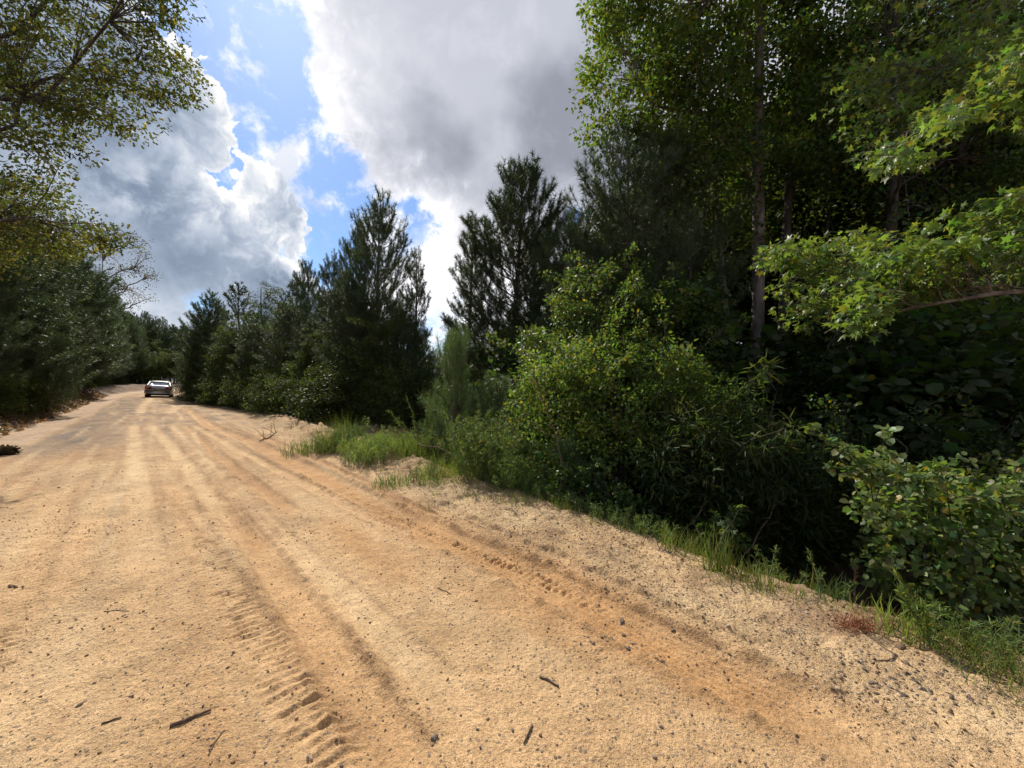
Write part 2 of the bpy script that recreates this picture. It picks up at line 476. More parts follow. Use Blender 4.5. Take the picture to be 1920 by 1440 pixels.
M_DBARK = bark_mat('dark_bark', (0.045, 0.035, 0.028), (0.11, 0.09, 0.075))
M_DEAD = bark_mat('dead_wood', (0.10, 0.06, 0.04), (0.2, 0.13, 0.09), 25)

def plain(name, col, rough=0.6, metal=0.0, coat=0.0, emit=None, spec=0.5):
    m, t, o = new_mat(name)
    p = t.new('ShaderNodeBsdfPrincipled')
    g = t.new('ShaderNodeTexCoord')
    n = t.noise(g.outputs['Object'], 6.0, 4, 0.6)
    t.put(p.inputs['Base Color'], t.mix(t.smooth(n, 0.3, 0.7), tuple(c * .85 for c in col) + (1,), tuple(min(1, c * 1.1) for c in col) + (1,)))
    p.inputs['Roughness'].default_value = rough; p.inputs['Metallic'].default_value = metal
    p.inputs['Coat Weight'].default_value = coat; p.inputs['Specular IOR Level'].default_value = spec
    t.l.new(p.outputs[0], o.inputs[0])
    return m

def sand_mat(name):
    m, t, o = new_mat(name)
    at = t.new('ShaderNodeAttribute'); at.attribute_name = 'Col'
    g = t.new('ShaderNodeTexCoord'); P_ = g.outputs['Object']
    sx = t.new('ShaderNodeSeparateXYZ'); t.l.new(P_, sx.inputs[0])
    alpha = at.outputs['Alpha']            # grittiness 0..1 of the surface
    big = t.noise(P_, 0.9, 5, 0.6); mid = t.noise(P_, 6.0, 6, 0.65); fine = t.noise(P_, 70.0, 4, 0.7); grain = t.noise(P_, 260.0, 2, 0.7)
    v1 = t.voro(P_, 55.0, 0, 'F1', 1.0, 'Distance'); v1c = t.voro(P_, 55.0, 0, 'F1', 1.0, 'Color')
    v2 = t.voro(P_, 120.0, 0, 'F1', 1.0, 'Distance'); v2c = t.voro(P_, 120.0, 0, 'F1', 1.0, 'Color')
    c = at.outputs['Color']
    c = t.mix(1.0, c, t.mix(t.smooth(big, 0.3, 0.7), (0.88, 0.87, 0.86, 1), (1.1, 1.1, 1.1, 1)), 'MULTIPLY')
    c = t.mix(1.0, c, t.mix(t.smooth(mid, 0.3, 0.7), (0.86, 0.84, 0.82, 1), (1.1, 1.1, 1.1, 1)), 'MULTIPLY')
    c = t.mix(1.0, c, t.mix(t.smooth(fine, 0.3, 0.7), (0.78, 0.75, 0.72, 1), (1.16, 1.17, 1.18, 1)), 'MULTIPLY')
    c = t.mix(1.0, c, t.mix(t.smooth(grain, 0.32, 0.68), (0.80, 0.785, 0.77, 1), (1.16, 1.16, 1.16, 1)), 'MULTIPLY')
    # pebbles pressed in the sand: selected voronoi cells get their own stone colour
    s1 = t.new('ShaderNodeSeparateXYZ'); t.l.new(v1c, s1.inputs[0])
    s2 = t.new('ShaderNodeSeparateXYZ'); t.l.new(v2c, s2.inputs[0])
    th1 = t.fmix(alpha, 0.93, 0.60)
    k1 = t.mul(t.m('GREATER_THAN', s1.outputs[0], th1), t.smooth(v1, 0.42, 0.34))
    th2 = t.fmix(alpha, 0.88, 0.6)
    k2 = t.mul(t.m('GREATER_THAN', s2.outputs[0], th2), t.smooth(v2, 0.40, 0.32))
    st1 = t.mix(s1.outputs[1], (0.085, 0.072, 0.062, 1), (0.36, 0.27, 0.2, 1))
    st2 = t.mix(s2.outputs[1], (0.11, 0.085, 0.07, 1), (0.42, 0.33, 0.25, 1))
    c = t.mix(t.mul(k2, 0.75), c, st2)
    c = t.mix(t.mul(k1, 0.9), c, st1)
    p = t.new('ShaderNodeBsdfPrincipled')
    t.put(p.inputs['Base Color'], c); p.inputs['Roughness'].default_value = 0.92
    p.inputs['Specular IOR Level'].default_value = 0.25
    mid2 = t.noise(P_, 26.0, 4, 0.65)
    h = t.add(t.add(t.add(t.mul(mid, 2.0), t.mul(mid2, 1.3)), t.mul(fine, 0.6)), t.add(t.mul(grain, 0.22), t.add(t.mul(k1, 0.5), t.mul(k2, 0.25))))
    amp = t.fmix(alpha, 0.6, 1.4)
    t.put(p.inputs['Normal'], t.bump(t.mul(h, amp), 1.0, 0.02))
    t.l.new(p.outputs[0], o.inputs[0])
    return m
M_SAND = sand_mat('sandy_dirt')

def stone_mat():
    m, t, o = new_mat('gravel_stone')
    at = t.new('ShaderNodeAttribute'); at.attribute_name = 'Col'
    oi = t.new('ShaderNodeObjectInfo'); g = t.new('ShaderNodeTexCoord')
    n = t.noise(g.outputs['Object'], 60, 4, .6)
    c = t.mix(1.0, at.outputs['Color'], t.mix(n, (0.6, 0.6, 0.6, 1), (1.4, 1.4, 1.4, 1)), 'MULTIPLY')
    c = t.mix(1.0, c, t.mix(oi.outputs['Random'], (0.7, 0.7, 0.72, 1), (1.35, 1.25, 1.15, 1)), 'MULTIPLY')
    p = t.new('ShaderNodeBsdfPrincipled'); t.put(p.inputs['Base Color'], c); p.inputs['Roughness'].default_value = 0.95; p.inputs['Specular IOR Level'].default_value = 0.15
    t.put(p.inputs['Normal'], t.bump(n, 0.8, 0.006))
    t.l.new(p.outputs[0], o.inputs[0]); return m
M_STONE = stone_mat()

# ------------------------------------------------------------------ ground and road: one polar sheet, split along the road edges
def build_ground():
    aF = np.arange(-66, 66.01, 0.25)
    aB = np.arange(66 + 4, 360 - 66, 6.0)
    A = np.radians(np.concatenate([aF, aB])); nA = len(A)
    r = [0.0, 0.35, 0.7]
    v = 1.0
    while v < 22: r.append(v); v *= 1.0046
    while v < 140: r.append(v); v *= 1.011
    while v < 3500: r.append(v); v *= 1.25
    r = np.array(r); nr = len(r)
    RR, AA = np.meshgrid(r, A, indexing='ij')
    x = (RR * np.sin(AA)).ravel(); y = (RR * np.cos(AA)).ravel()
    z, s, t, rr, orange, fade, shoulder, wob, lump = terrain(x, y)
    z = z * (1 - ss(rr, 160, 400)) - 0.0 
    # colours (sand, damp orange soil, pale sand, grey gravel, leaf litter, dark rut edges)
    sand = np.array([0.595, 0.395, 0.21]); oran = np.array([0.45, 0.235, 0.09]); pale = np.array([0.64, 0.475, 0.28])
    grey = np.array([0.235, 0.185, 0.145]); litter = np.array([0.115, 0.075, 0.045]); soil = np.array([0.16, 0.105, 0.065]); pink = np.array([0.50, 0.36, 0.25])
    def mixc(c, d, f): return c + (d - c) * np.clip(f, 0, 1)[:, None]
    c = np.tile(sand, (len(x), 1)).astype(float)
    c = mixc(c, pale, ss(fbm(s * 1.3, t * .35, 1.1, 4, 91), -.1, .35) * 0.55)
    c = mixc(c, oran, ss(fbm(s * 1.2, t * .25, 1.2, 4, 95), .02, .4) * 0.55)
    c = mixc(c, oran, np.maximum(orange, 0) * (0.62 + .3 * fbm(x, y, 4, 3, 97)))
    c = mixc(c, pale, np.maximum(-orange, 0) * 2.0)
    for (pts, hw, amt) in STRIPS:
        ctr = np.interp(t, pts[0], pts[1]) + .04 * pn(t * 1.1, 0 * t + 1.7, 7)
        ins = ss(t, pts[0][0] - .4, pts[0][0] + .5) * (1 - ss(t, pts[0][-1] - .5, pts[0][-1] + .8))
        brk = .35 + .65 * ss(fbm(s * 5, t * 1.2, 1.6, 3, 151, .6), -.25, .12)
        c = mixc(c, np.array([0.30, 0.17, 0.08]), amt * ins * brk * np.exp(-np.abs((s - ctr) / hw) ** 2.5))
    for (tt, sv), hw, dep, tint_, lug, ln in TRACKS:
        if lug and dep < .005: continue
        ctr = np.interp(t, tt, sv) + 0.02 * pn(t * 1.3, s * 0 + 3.3, 5)
        ins = ss(t, tt[0] - .2, tt[0] + .3) * (1 - ss(t, tt[-1] - .3, tt[-1] + .4))
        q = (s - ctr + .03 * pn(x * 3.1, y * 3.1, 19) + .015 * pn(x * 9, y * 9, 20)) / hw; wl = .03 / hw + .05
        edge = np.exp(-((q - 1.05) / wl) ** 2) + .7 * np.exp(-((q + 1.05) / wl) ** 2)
        c = mixc(c, np.array([0.27, 0.15, 0.07]), ins * edge * (.08 + .72 * ss(fbm(x, y, 2.6, 3, 9), -.15, .3)) * (.8 if dep > .008 else .35))  # thin broken dark lines along both rut edges, stronger on the right
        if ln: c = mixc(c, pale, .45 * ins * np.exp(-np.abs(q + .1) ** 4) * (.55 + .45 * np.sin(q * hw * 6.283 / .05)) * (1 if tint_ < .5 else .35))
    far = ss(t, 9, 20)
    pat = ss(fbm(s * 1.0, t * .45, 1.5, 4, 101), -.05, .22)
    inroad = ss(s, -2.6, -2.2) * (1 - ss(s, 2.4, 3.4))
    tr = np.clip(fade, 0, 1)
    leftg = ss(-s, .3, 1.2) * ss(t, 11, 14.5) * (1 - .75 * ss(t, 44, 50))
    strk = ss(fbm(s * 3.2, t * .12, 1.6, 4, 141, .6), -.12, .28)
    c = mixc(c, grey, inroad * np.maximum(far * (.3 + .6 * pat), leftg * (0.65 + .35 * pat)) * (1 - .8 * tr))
    c = mixc(c, np.array([0.36, 0.215, 0.115]), inroad * strk * ss(t, 3.5, 9) * .55 * (1 - .7 * tr))
    c = mixc(c, pale * 1.02, inroad * ss(fbm(s * 3.0, t * .12, 1.5, 3, 147), .05, .3) * ss(t, 3, 8) * .6)
    # short dark scuffs beside the tracks
    scuff = ss(fbm(s * 2.2, t * .55, 1.7, 4, 107, .6), .17, .36) * ss(t, 3.5, 7) * ss(s, -1.5, -.5) * (1 - ss(s, 1.8, 2.3))
    c = mixc(c, np.array([0.26, 0.155, 0.085]), scuff * .7 * (1 - .5 * tr))
    shp = ss(fbm(x, y, 1.6, 4, 111), -.15, .3)
    c = mixc(c, pale, shoulder * (.35 + .5 * shp))
    c = mixc(c, np.array([0.36, 0.225, 0.13]), shoulder * ss(fbm(x, y, 2.2, 4, 117), .02, .3) * .65)
    c = mixc(c, pink, ss(s, 3.3, 4.0) * ss(t, 10, 14))
    c = mixc(c, pink * 1.02, ss(-s - .12 * wob, 2.35, 2.6) * (1 - ss(-s, 3.2, 3.5)) * .95)
    # vegetation floor
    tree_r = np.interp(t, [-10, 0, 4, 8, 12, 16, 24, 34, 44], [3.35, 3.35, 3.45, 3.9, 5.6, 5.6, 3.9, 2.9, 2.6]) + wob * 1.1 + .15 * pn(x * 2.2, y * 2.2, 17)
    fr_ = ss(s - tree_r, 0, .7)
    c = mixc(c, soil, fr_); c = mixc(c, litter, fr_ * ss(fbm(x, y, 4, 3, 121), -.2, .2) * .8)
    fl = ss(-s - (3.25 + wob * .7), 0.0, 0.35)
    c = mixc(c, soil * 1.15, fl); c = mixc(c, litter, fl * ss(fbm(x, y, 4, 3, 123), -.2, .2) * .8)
    c = mixc(c, np.array([0.05, 0.07, 0.025]), ss(rr, 130, 200))
    grit = np.clip(0.25 + 0.3 * inroad * leftg + .8 * shoulder * ss(fbm(x, y, 1.3, 3, 131), -.3, .2) + 1.2 * ss(fbm(x, y, .8, 3, 133), .05, .35) * .5 - .5 * tr, 0, 1)
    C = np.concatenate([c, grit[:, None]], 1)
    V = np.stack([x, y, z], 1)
    i = np.arange(nr - 1)[:, None] * nA; j = np.arange(nA)[None]; k = (j + 1) % nA
    Q = np.stack([i + j, i + nA + j, i + nA + k, i + k], -1).reshape(-1, 4)
    # normals for the whole sheet
    a = V[Q[:, 0]]; nrm_f = np.cross(V[Q[:, 2]] - a, V[Q[:, 3]] - V[Q[:, 1]])
    N = np.zeros_like(V)
    for q in range(4): 
        for ax in range(3): N[:, ax] += np.bincount(Q[:, q], nrm_f[:, ax], len(V))
    N = norm(N); N[N[:, 2] < 0] *= -1
    if nrm_f[:, 2].mean() < 0: Q = Q[:, ::-1]
    cs = s[Q].mean(1); ct = t[Q].mean(1); cr_ = rr[Q].mean(1)
    is_road = (cs > -2.62) & (cs < 3.0) & (cr_ < 135)
    for nm, msk in (('road', is_road), ('ground', ~is_road)):
        q = Q[msk]; used, inv = np.unique(q, return_inverse=True); q = inv.reshape(-1, 4)
        me = make_mesh(nm, V[used], None, q, C[used], True)
        me.normals_split_custom_set_from_vertices(N[used].tolist())
        tag(link(nm, me, M_SAND), kind='structure')
build_ground()

# ------------------------------------------------------------------ leaf geometry
LT = {}
LT['needle'] = (np.array([[0, -.5, 0], [0, .5, 0], [1, 0, 0]]), np.array([[0, 1, 2]]))
LT['oval'] = (np.array([[0, 0, 0], [.5, -.34, .07], [1, 0, -.04], [.45, .34, .07]]), np.array([[0, 1, 2], [0, 2, 3]]))
LT['lance'] = (np.array([[0, 0, 0], [.4, -.09, .02], [1, 0, -.12], [.4, .09, .02]]), np.array([[0, 1, 2], [0, 2, 3]]))
LT['round'] = (np.array([[0, 0, 0], [.15, -.38, .06], [.62, -.40, .06], [1, 0, -.07], [.62, .40, .06], [.15, .38, .06], [.45, 0, 0]]),
               np.array([[0, 1, 6], [1, 2, 6], [2, 3, 6], [3, 4, 6], [4, 5, 6], [5, 0, 6]]))
_a = []
for i_, (ang_, rr_) in enumerate([(180, .1), (152, .30), (112, .52), (88, .26), (58, .60), (30, .27), (0, .68), (-30, .27), (-58, .60), (-88, .26), (-112, .52), (-152, .30)]):
    _a.append([.36 + rr_ * math.cos(rad(ang_)), rr_ * math.sin(rad(ang_)), -.16 * rr_ * rr_])
LT['star'] = (np.array([[.36, 0, .05]] + _a), np.array([[0, i_, i_ % 12 + 1] for i_ in range(1, 13)]))
for nm_, cu_, tw_ in (('star_b', .55, .25), ('star_c', -.2, -.35)):
    v_ = LT['star'][0].copy(); q_ = v_[:, 0] - .36
    v_[:, 2] += -cu_ * (q_ ** 2 + v_[:, 1] ** 2) + tw_ * q_ * v_[:, 1]; v_[:, 1] *= .82 + .1 * cu_
    LT[nm_] = (v_, LT['star'][1])
# oak: slim with wavy lobes
LT['oak'] = (np.array([[0, 0, 0], [.3, -.22, .05], [.45, -.1, 0], [.7, -.26, .03], [1, 0, -.05], [.7, .26, .03], [.45, .1, 0], [.3, .22, .05]]),
             np.array([[0, 1, 2], [0, 2, 6], [0, 6, 7], [2, 3, 4], [2, 4, 6], [6, 4, 5]]))
# blade: bent strip
LT['blade'] = (np.array([[0, -.5, 0], [0, .5, 0], [.55, .32, .0], [.55, -.32, .0], [1, 0, -.18]]), np.array([[0, 1, 2], [0, 2, 3], [3, 2, 4]]))

def leafs(g, kind, Pp, A, N, size, col, width=None):
    """put leaf shapes at points Pp with long axis A and normal N; width: absolute blade/needle width"""
    tv, tf = LT[kind]; n = len(Pp)
    if n == 0: return
    A = norm(A); B = norm(np.cross(N, A)); N = np.cross(A, B)
    size = np.broadcast_to(np.asarray(size, float), (n,))
    wd = size if width is None else np.broadcast_to(np.asarray(width, float), (n,))
    V = Pp[:, None] + tv[None, :, 0:1] * (A * size[:, None])[:, None] + tv[None, :, 1:2] * (B * wd[:, None])[:, None] + tv[None, :, 2:3] * (N * size[:, None])[:, None]
    T = (np.arange(n)[:, None, None] * len(tv) + tf[None]).reshape(-1, 3)
    C = np.repeat(col, len(tv), axis=0)
    g.add(V.reshape(-1, 3), T, None, C)

def rnd_dir(n, up=0.0, rng=None):
    d = (rng or RNG).normal(size=(n, 3)); d[:, 2] += up
    return norm(d)

def leaf_cols(n, base, var=0.25, yellow=0.0, rng=None):
    rng = rng or RNG
    c = np.tile(np.array(base, float), (n, 1))
    c *= (1 + var * rng.normal(size=(n, 1))).clip(.45, 1.8)
    c[:, 0] *= (1 + .18 * rng.normal(size=n)).clip(.6, 1.6)
    if yellow:
        k = rng.random(n) < yellow
        c[k] = np.array([0.22, 0.17, 0.03]) * rng.uniform(.6, 1.2, (k.sum(), 1))
    return c

def cluster_leaves(g, centers, per, radius, size, kind, base, var=0.25, yellow=0.0, flat=0.7, droop=0.15, updir=0.9, jitter_col=.18, rng=None):
    rng = rng or RNG
    centers = np.asarray(centers, float); k = len(centers)
    rad_ = np.broadcast_to(np.asarray(radius, float), (k,))
    idx = np.repeat(np.arange(k), per); n = len(idx)
    d = norm(rng.normal(size=(n, 3))) * (rng.random((n, 1)) ** 0.45)
    d[:, 2] *= flat
    Pp = centers[idx] + d * rad_[idx][:, None]
    A = norm(d + rng.normal(size=(n, 3)) * .6 + np.array([0, 0, -droop]))
    N = norm(rng.normal(size=(n, 3)) * .65 + np.array([0, 0, updir]) + d * .4)
    ccol = (1 + jitter_col * rng.normal(size=k)).clip(.6, 1.5)
    C = leaf_cols(n, base, var, yellow, rng) * ccol[idx][:, None]
    leafs(g, kind, Pp, A, N, size * rng.uniform(.65, 1.25, n), C)
    return Pp

def inpoly(px, py, poly):
    poly = np.array(poly, float); x, y = poly[:, 0], poly[:, 1]; res = np.zeros(len(px), bool); j = len(poly) - 1
    for i in range(len(poly)):
        c = ((y[i] > py) != (y[j] > py)) & (px < (x[j] - x[i]) * (py - y[i]) / (y[j] - y[i] + 1e-12) + x[i])
        res ^= c; j = i
    return res
def poly_points(poly, n, Y0, Y1, rng=None):
    rng = rng or RNG
    p = np.array(poly, float); lo, hi = p.min(0), p.max(0); o = []
    while len(o) < n:
        q = rng.uniform(lo, hi, (n * 2, 2)); q = q[inpoly(q[:, 0], q[:, 1], poly)]
        o += list(q)
    o = np.array(o[:n]); Y = rng.uniform(Y0, Y1, n)
    return np.stack([(o[:, 0] - 960) / F * Y, Y, CAM_Z + (712 - o[:, 1]) / F * Y], 1)

def bez(a, b, sag=0.0, n=6, wig=0.0, rng=None):
    rng = rng or RNG
    a = np.asarray(a, float); b = np.asarray(b, float)
    t = np.linspace(0, 1, n)[:, None]
    p = a + (b - a) * t
    p[:, 2] += sag * np.sin(t[:, 0] * math.pi) * np.linalg.norm(b - a)
    if wig: p[1:-1] += rng.normal(size=(n - 2, 3)) * wig * np.linalg.norm(b - a)
    return p

def limbs(g, trunk_pts, trunk_r, centers, n_main=8, rng=None, col=(1, 1, 1), twig_r=0.008, main_r=0.35, low=0.3):
    """trunk, main limbs to cluster groups, branches to clusters"""
    rng = rng or RNG
    trunk_pts = np.asarray(trunk_pts, float)
    tube(g, trunk_pts, trunk_r, 10, col, rough=.05)
    centers = np.asarray(centers, float)
    if len(centers) == 0: return
    # pick main seeds by farthest sampling
    seeds = [int(rng.integers(len(centers)))]
    dmin = np.linalg.norm(centers - centers[seeds[0]], axis=1)
    for _ in range(min(n_main, len(centers)) - 1):
        i = int(np.argmax(dmin)); seeds.append(i)
        dmin = np.minimum(dmin, np.linalg.norm(centers - centers[i], axis=1))
    S = centers[seeds]; own = np.argmin(np.linalg.norm(centers[:, None] - S[None], axis=2), axis=1)
    seg = np.linalg.norm(np.diff(trunk_pts, axis=0), axis=1); cum = np.concatenate([[0], np.cumsum(seg)]); Lt = cum[-1]
    tr = np.asarray(trunk_r, float)
    for k in range(len(S)):
        mem = centers[own == k]
        if len(mem) == 0: continue
        c = mem.mean(0)
        hor = np.linalg.norm((c - trunk_pts[-1])[:2])
        zt = np.clip(c[2] - 0.55 * hor, trunk_pts[0][2] + low * (trunk_pts[-1][2] - trunk_pts[0][2]), trunk_pts[-1][2] - .1)
        f = np.clip((zt - trunk_pts[0][2]) / (trunk_pts[-1][2] - trunk_pts[0][2]), 0, 1) * Lt
        root = np.array([np.interp(f, cum, trunk_pts[:, q]) for q in range(3)]); r0 = float(np.interp(f, cum, tr)) * main_r * 1.4
        mp = bez(root, c, 0.06, 8, 0.025, rng)
        tube(g, mp, np.linspace(max(r0, twig_r * 2.5), twig_r * 1.6, 8), 6, col)
        for q in mem:
            i = int(rng.integers(2, 7)); 
            dd = np.linalg.norm(mp - q, axis=1); i = max(2, min(int(np.argmin(dd)) - 1, 6))
            tube(g, bez(mp[i], q, 0.05, 4, 0.05, rng), np.linspace(twig_r * 1.5, twig_r * .5, 4), 4, col, cap=False)

# ------------------------------------------------------------------ tree prototypes
def pine(H, Rmax, whorls, per, spread=1.0, up=0.6, needle=0.17, dens=30, wid=0.011, base=(0.062, 0.092, 0.038), seed=0, low=0.08, tw=0.34, power=0.85, trunk=True, perring=4, sides=7):
    rng = np.random.default_rng(seed + 100)
    gt, gc = Geo(), Geo()
    tz = np.linspace(0, H, 12)
    tp = np.stack([0.02 * H * np.sin(tz / H * 3 + seed), 0.015 * H * np.sin(tz / H * 4 + 1 + seed), tz], 1); tp -= tp[0]
    trr = 0.014 * H * (1 - tz / H) ** .85 + 0.012
    tube(gt, tp, trr, sides, rough=.05)
    P_, A_ = [], []
    def needles_along(pts, start, d, nd):
        seg = np.linalg.norm(np.diff(pts, axis=0), axis=1); cum = np.concatenate([[0], np.cumsum(seg)]); L_ = cum[-1]
        m = max(3, int((1 - start) * L_ * d)); f = rng.uniform(start * L_, L_, m)
        f = np.concatenate([f, np.full(max(2, int(m * .12)), L_)])
        p = np.stack([np.interp(f, cum, pts[:, q]) for q in range(3)], 1)
        k = np.clip(np.searchsorted(cum, f) - 1, 0, len(seg) - 1); ax = norm(np.diff(pts, axis=0))[k]
        p = np.repeat(p, perring, 0); ax = np.repeat(ax, perring, 0)
        a = norm(ax * .62 + rng.normal(size=ax.shape) * .62 + np.array([0, 0, .12]))
        P_.append(p); A_.append(a)
    zs = np.sort(np.concatenate([np.linspace(low * H, H * .985, whorls)]))
    zs[:-1] += rng.uniform(-.3, .3, len(zs) - 1) * (H / whorls)
    for zi, z in enumerate(zs):
        f = z / H
        L0 = Rmax * (1 - f) ** power + 0.10 * H * (f > .5) * (1 - f) + .18
        if f < .3: L0 *= .75 + f * .8
        nb = per if f < .93 else max(3, per - 2)
        a0 = rng.uniform(0, 6.28)
        for b in range(nb):
            aa = a0 + b * 6.283 / nb + rng.uniform(-.35, .35)
            Lb = L0 * (rng.uniform(.5, 1.2) if rng.random() < .8 else rng.uniform(1.05, 1.25))
            el_ = up * (0.35 + 1.1 * f) + rng.uniform(-.12, .12)
            root = np.array([np.interp(z, tz, tp[:, 0]), np.interp(z, tz, tp[:, 1]), z])
            h = np.array([math.cos(aa), math.sin(aa), 0])
            q = np.linspace(0, 1, 6)
            rise = math.sin(el_) * q * Lb + 0.34 * Lb * q ** 2.6 * (1.2 - el_)
            pts = root + h * (math.cos(el_) * q * Lb * spread)[:, None]; pts[:, 2] += rise
            pts[1:] += rng.normal(size=(5, 3)) * .02 * Lb
            tube(gt, pts, np.linspace(.010 + .008 * Lb, .004, 6), 4, cap=False)
            bd = rng.uniform(.55, 1.25)
            needles_along(pts, .5 if Lb > .7 else .15, dens * 1.5 * bd, 0)
            nt = int(Lb / tw)
            for k in range(nt):
                ft = .22 + .72 * (k + rng.random()) / max(nt, 1); side = 1 if k % 2 else -1
                o = np.array([np.interp(ft, q, pts[:, c]) for c in range(3)])
                ta = aa + side * rng.uniform(.5, 1.1); Lt_ = Lb * (1 - ft) * .75 + rng.uniform(.12, .3)
                Lt_ = min(Lt_, .9)
                e2 = el_ + rng.uniform(.05, .5)
                d = np.array([math.cos(ta) * math.cos(e2), math.sin(ta) * math.cos(e2), math.sin(e2)])
                tp_ = o + d * (np.linspace(0, 1, 4) * Lt_)[:, None]; tp_[:, 2] += .18 * Lt_ * np.linspace(0, 1, 4) ** 2
                tube(gt, tp_, np.linspace(.006, .003, 4), 3, cap=False)
                needles_along(tp_, .22, dens * 1.75 * bd, 0)
    # leader
    top = tp[-1]; ld = np.array([top - [0, 0, .7], top, top + [0, 0, .12]]); needles_along(ld, 0.1, dens * 1.6, 0)
    Pn = np.concatenate(P_); An = np.concatenate(A_)
    C = leaf_cols(len(Pn), base, .22, 0.004, rng)
    leafs(gc, 'needle', Pn, An, rnd_dir(len(Pn), 0, rng), needle * rng.uniform(.7, 1.2, len(Pn)), C, wid)
    return gt, gc

def proto(name, gt, gc, H, m_t, m_c, crown='crown', trunk='trunk'):
    e = empty(name, (0, 0, -500))
    link(trunk, gt.mesh(trunk, True), m_t, e)
    link(crown, gc.mesh(crown), m_c, e)
    e['_h'] = H; e['_used'] = 0
    return e

def copy_thing(o):
    c = o.copy(); COL.objects.link(c)
    for ch in list(o.children):
        d = ch.copy(); COL.objects.link(d); d.parent = c
        for g_ in list(ch.children):
            k = g_.copy(); COL.objects.link(k); k.parent = d
    return c

PROTOS = []
def place(p, X, Y, h, label, cat, group, rot=None, sxy=1.0, dz=0.0, name=None):
    o = p if not p['_used'] else copy_thing(p)
    if not p['_used']: p['_used'] = 1
    k = h / p['_h']
    o.location = (X, Y, gz(X, Y) - 0.03 + dz)
    o.scale = (k * sxy, k * sxy, k)
    o.rotation_euler = (R.uniform(-.03, .03), R.uniform(-.03, .03), R.uniform(0, 6.28) if rot is None else rot)
    tag(o, label, cat, group)
    return o
def at(p, px, ytop, Y, label, cat, group, **kw):
    X = (px - 960) / F * Y
    h = CAM_Z + (712 - ytop) / F * Y - gz(X, Y)
    return place(p, X, Y, h, label, cat, group, **kw)

PN = 'young pines along the edge of the woods'
pineA = proto('pine_tree', *pine(8.0, 2.6, 18, 6, up=.42, dens=30, needle=.2, wid=.013, seed=1, tw=.2, power=.7), 8.0, M_PBARK, M_NEEDLE)
pineB = proto('pine_tree', *pine(9.0, 2.5, 18, 6, up=.6, dens=34, needle=.2, wid=.014, seed=2, tw=.24, power=.55, low=.2), 9.0, M_PBARK, M_NEEDLE)
pineC = proto('pine_tree', *pine(9.0, 2.3, 16, 6, up=.55, dens=28, needle=.2, wid=.014, seed=3, tw=.22, power=.62), 9.0, M_PBARK, M_NEEDLE)
pineD = proto('pine_tree', *pine(9.0, 2.0, 16, 5, up=.5, dens=12, wid=.04, needle=.25, seed=4, tw=.4, power=.7, sides=5), 9.0, M_PBARK, M_NEEDLE)
pineE = proto('young_pine', *pine(2.4, .95, 9, 4, up=.8, dens=34, wid=.006, needle=.19, seed=5, tw=.22, base=(0.13, .19, .07), perring=7), 2.4, M_PBARK, M_NEEDLE)
pineF = proto('pine_tree', *pine(9.0, 2.5, 15, 5, up=.6, dens=28, needle=.2, wid=.014, seed=9, tw=.24, power=.5, low=.12), 9.0, M_PBARK, M_NEEDLE)
pineN = proto('pine_tree', *pine(8.0, 1.2, 14, 5, up=.75, dens=32, needle=.19, wid=.013, seed=6, tw=.26, power=.55, low=.15), 8.0, M_PBARK, M_NEEDLE)

def broadleaf(H, Rc, zc, n, per, size, base, seed, kind='oval', cr=.45, yellow=.02, rt=None, trans=False):
    rng = np.random.default_rng(seed + 500)
    u = norm(rng.normal(size=(n, 3))) * (rng.random((n, 1)) ** .42)
    c = u * np.array([Rc, Rc, (H - zc) * .5]) + np.array([0, 0, (H + zc) * .5])
    taper = 1 - .35 * np.clip((c[:, 2] - zc) / (H - zc), 0, 1)
    c[:, :2] *= taper[:, None]
    c[:, :2] += .5 * rng.normal(size=(n, 2)); c[:, 2] += .3 * rng.normal(size=n) * (c[:, 2] > 2)
    gt, gc = Geo(), Geo()
    tz = np.linspace(0, H * .92, 9); r0 = rt or .012 * H
    tp = np.stack([.03 * H * np.sin(tz / H * 3 + seed), .025 * H * np.sin(tz / H * 2.3 + 2 * seed), tz], 1); tp -= tp[0]
    limbs(gt, tp, r0 * (1 - tz / H) ** .8 + .012, c, 12, rng)
    cluster_leaves(gc, c, per, cr * rng.uniform(.7, 1.3, n), size, kind, base, .25, yellow, rng=rng)
    return gt, gc
BR = 'leafy trees in the mixed woods'
broadA = proto('broadleaf_tree', *broadleaf(10, 2.3, 1.2, 200, 95, .11, (.055, .074, .02), 1), 10, M_DBARK, M_LEAF)
broadB = proto('broadleaf_tree', *broadleaf(10, 2.0, .8, 190, 105, .10, (.05, .068, .022), 2, kind='oval'), 10, M_DBARK, M_LEAF)
broadC = proto('broadleaf_tree', *broadleaf(10, 2.6, 3.5, 170, 80, .12, (.056, .076, .022), 3, cr=.5), 10, M_DBARK, M_LEAF)
def bush(H, Rc, n, per, size, base, seed, kind='oval', cr=.3, yellow=.02):
    rng = np.random.default_rng(seed + 900)
    u = norm(rng.normal(size=(n, 3))) * (rng.random((n, 1)) ** .4); u[:, 2] = np.abs(u[:, 2])
    c = u * np.array([Rc, Rc, H * .85]) + np.array([0, 0, H * .08])
    c[:, :2] *= (1.1 - .4 * c[:, 2:3] / H); c += rng.normal(size=(n, 3)) * [.22, .22, .25] * (c[:, 2:3] > .4)
    gt, gc = Geo(), Geo()
    for k in range(7):
        i = rng.integers(n, size=1)[0]
    for i in range(0, n, 3):
        tube(gt, bez([rng.normal() * .08, rng.normal() * .08, 0], c[i], .1, 5, .04, rng), np.linspace(.014, .004, 5), 4, cap=False)
    cluster_leaves(gc, c, per, cr * rng.uniform(.7, 1.3, n), size, kind, base, .25, yellow, rng=rng)
    return gt, gc
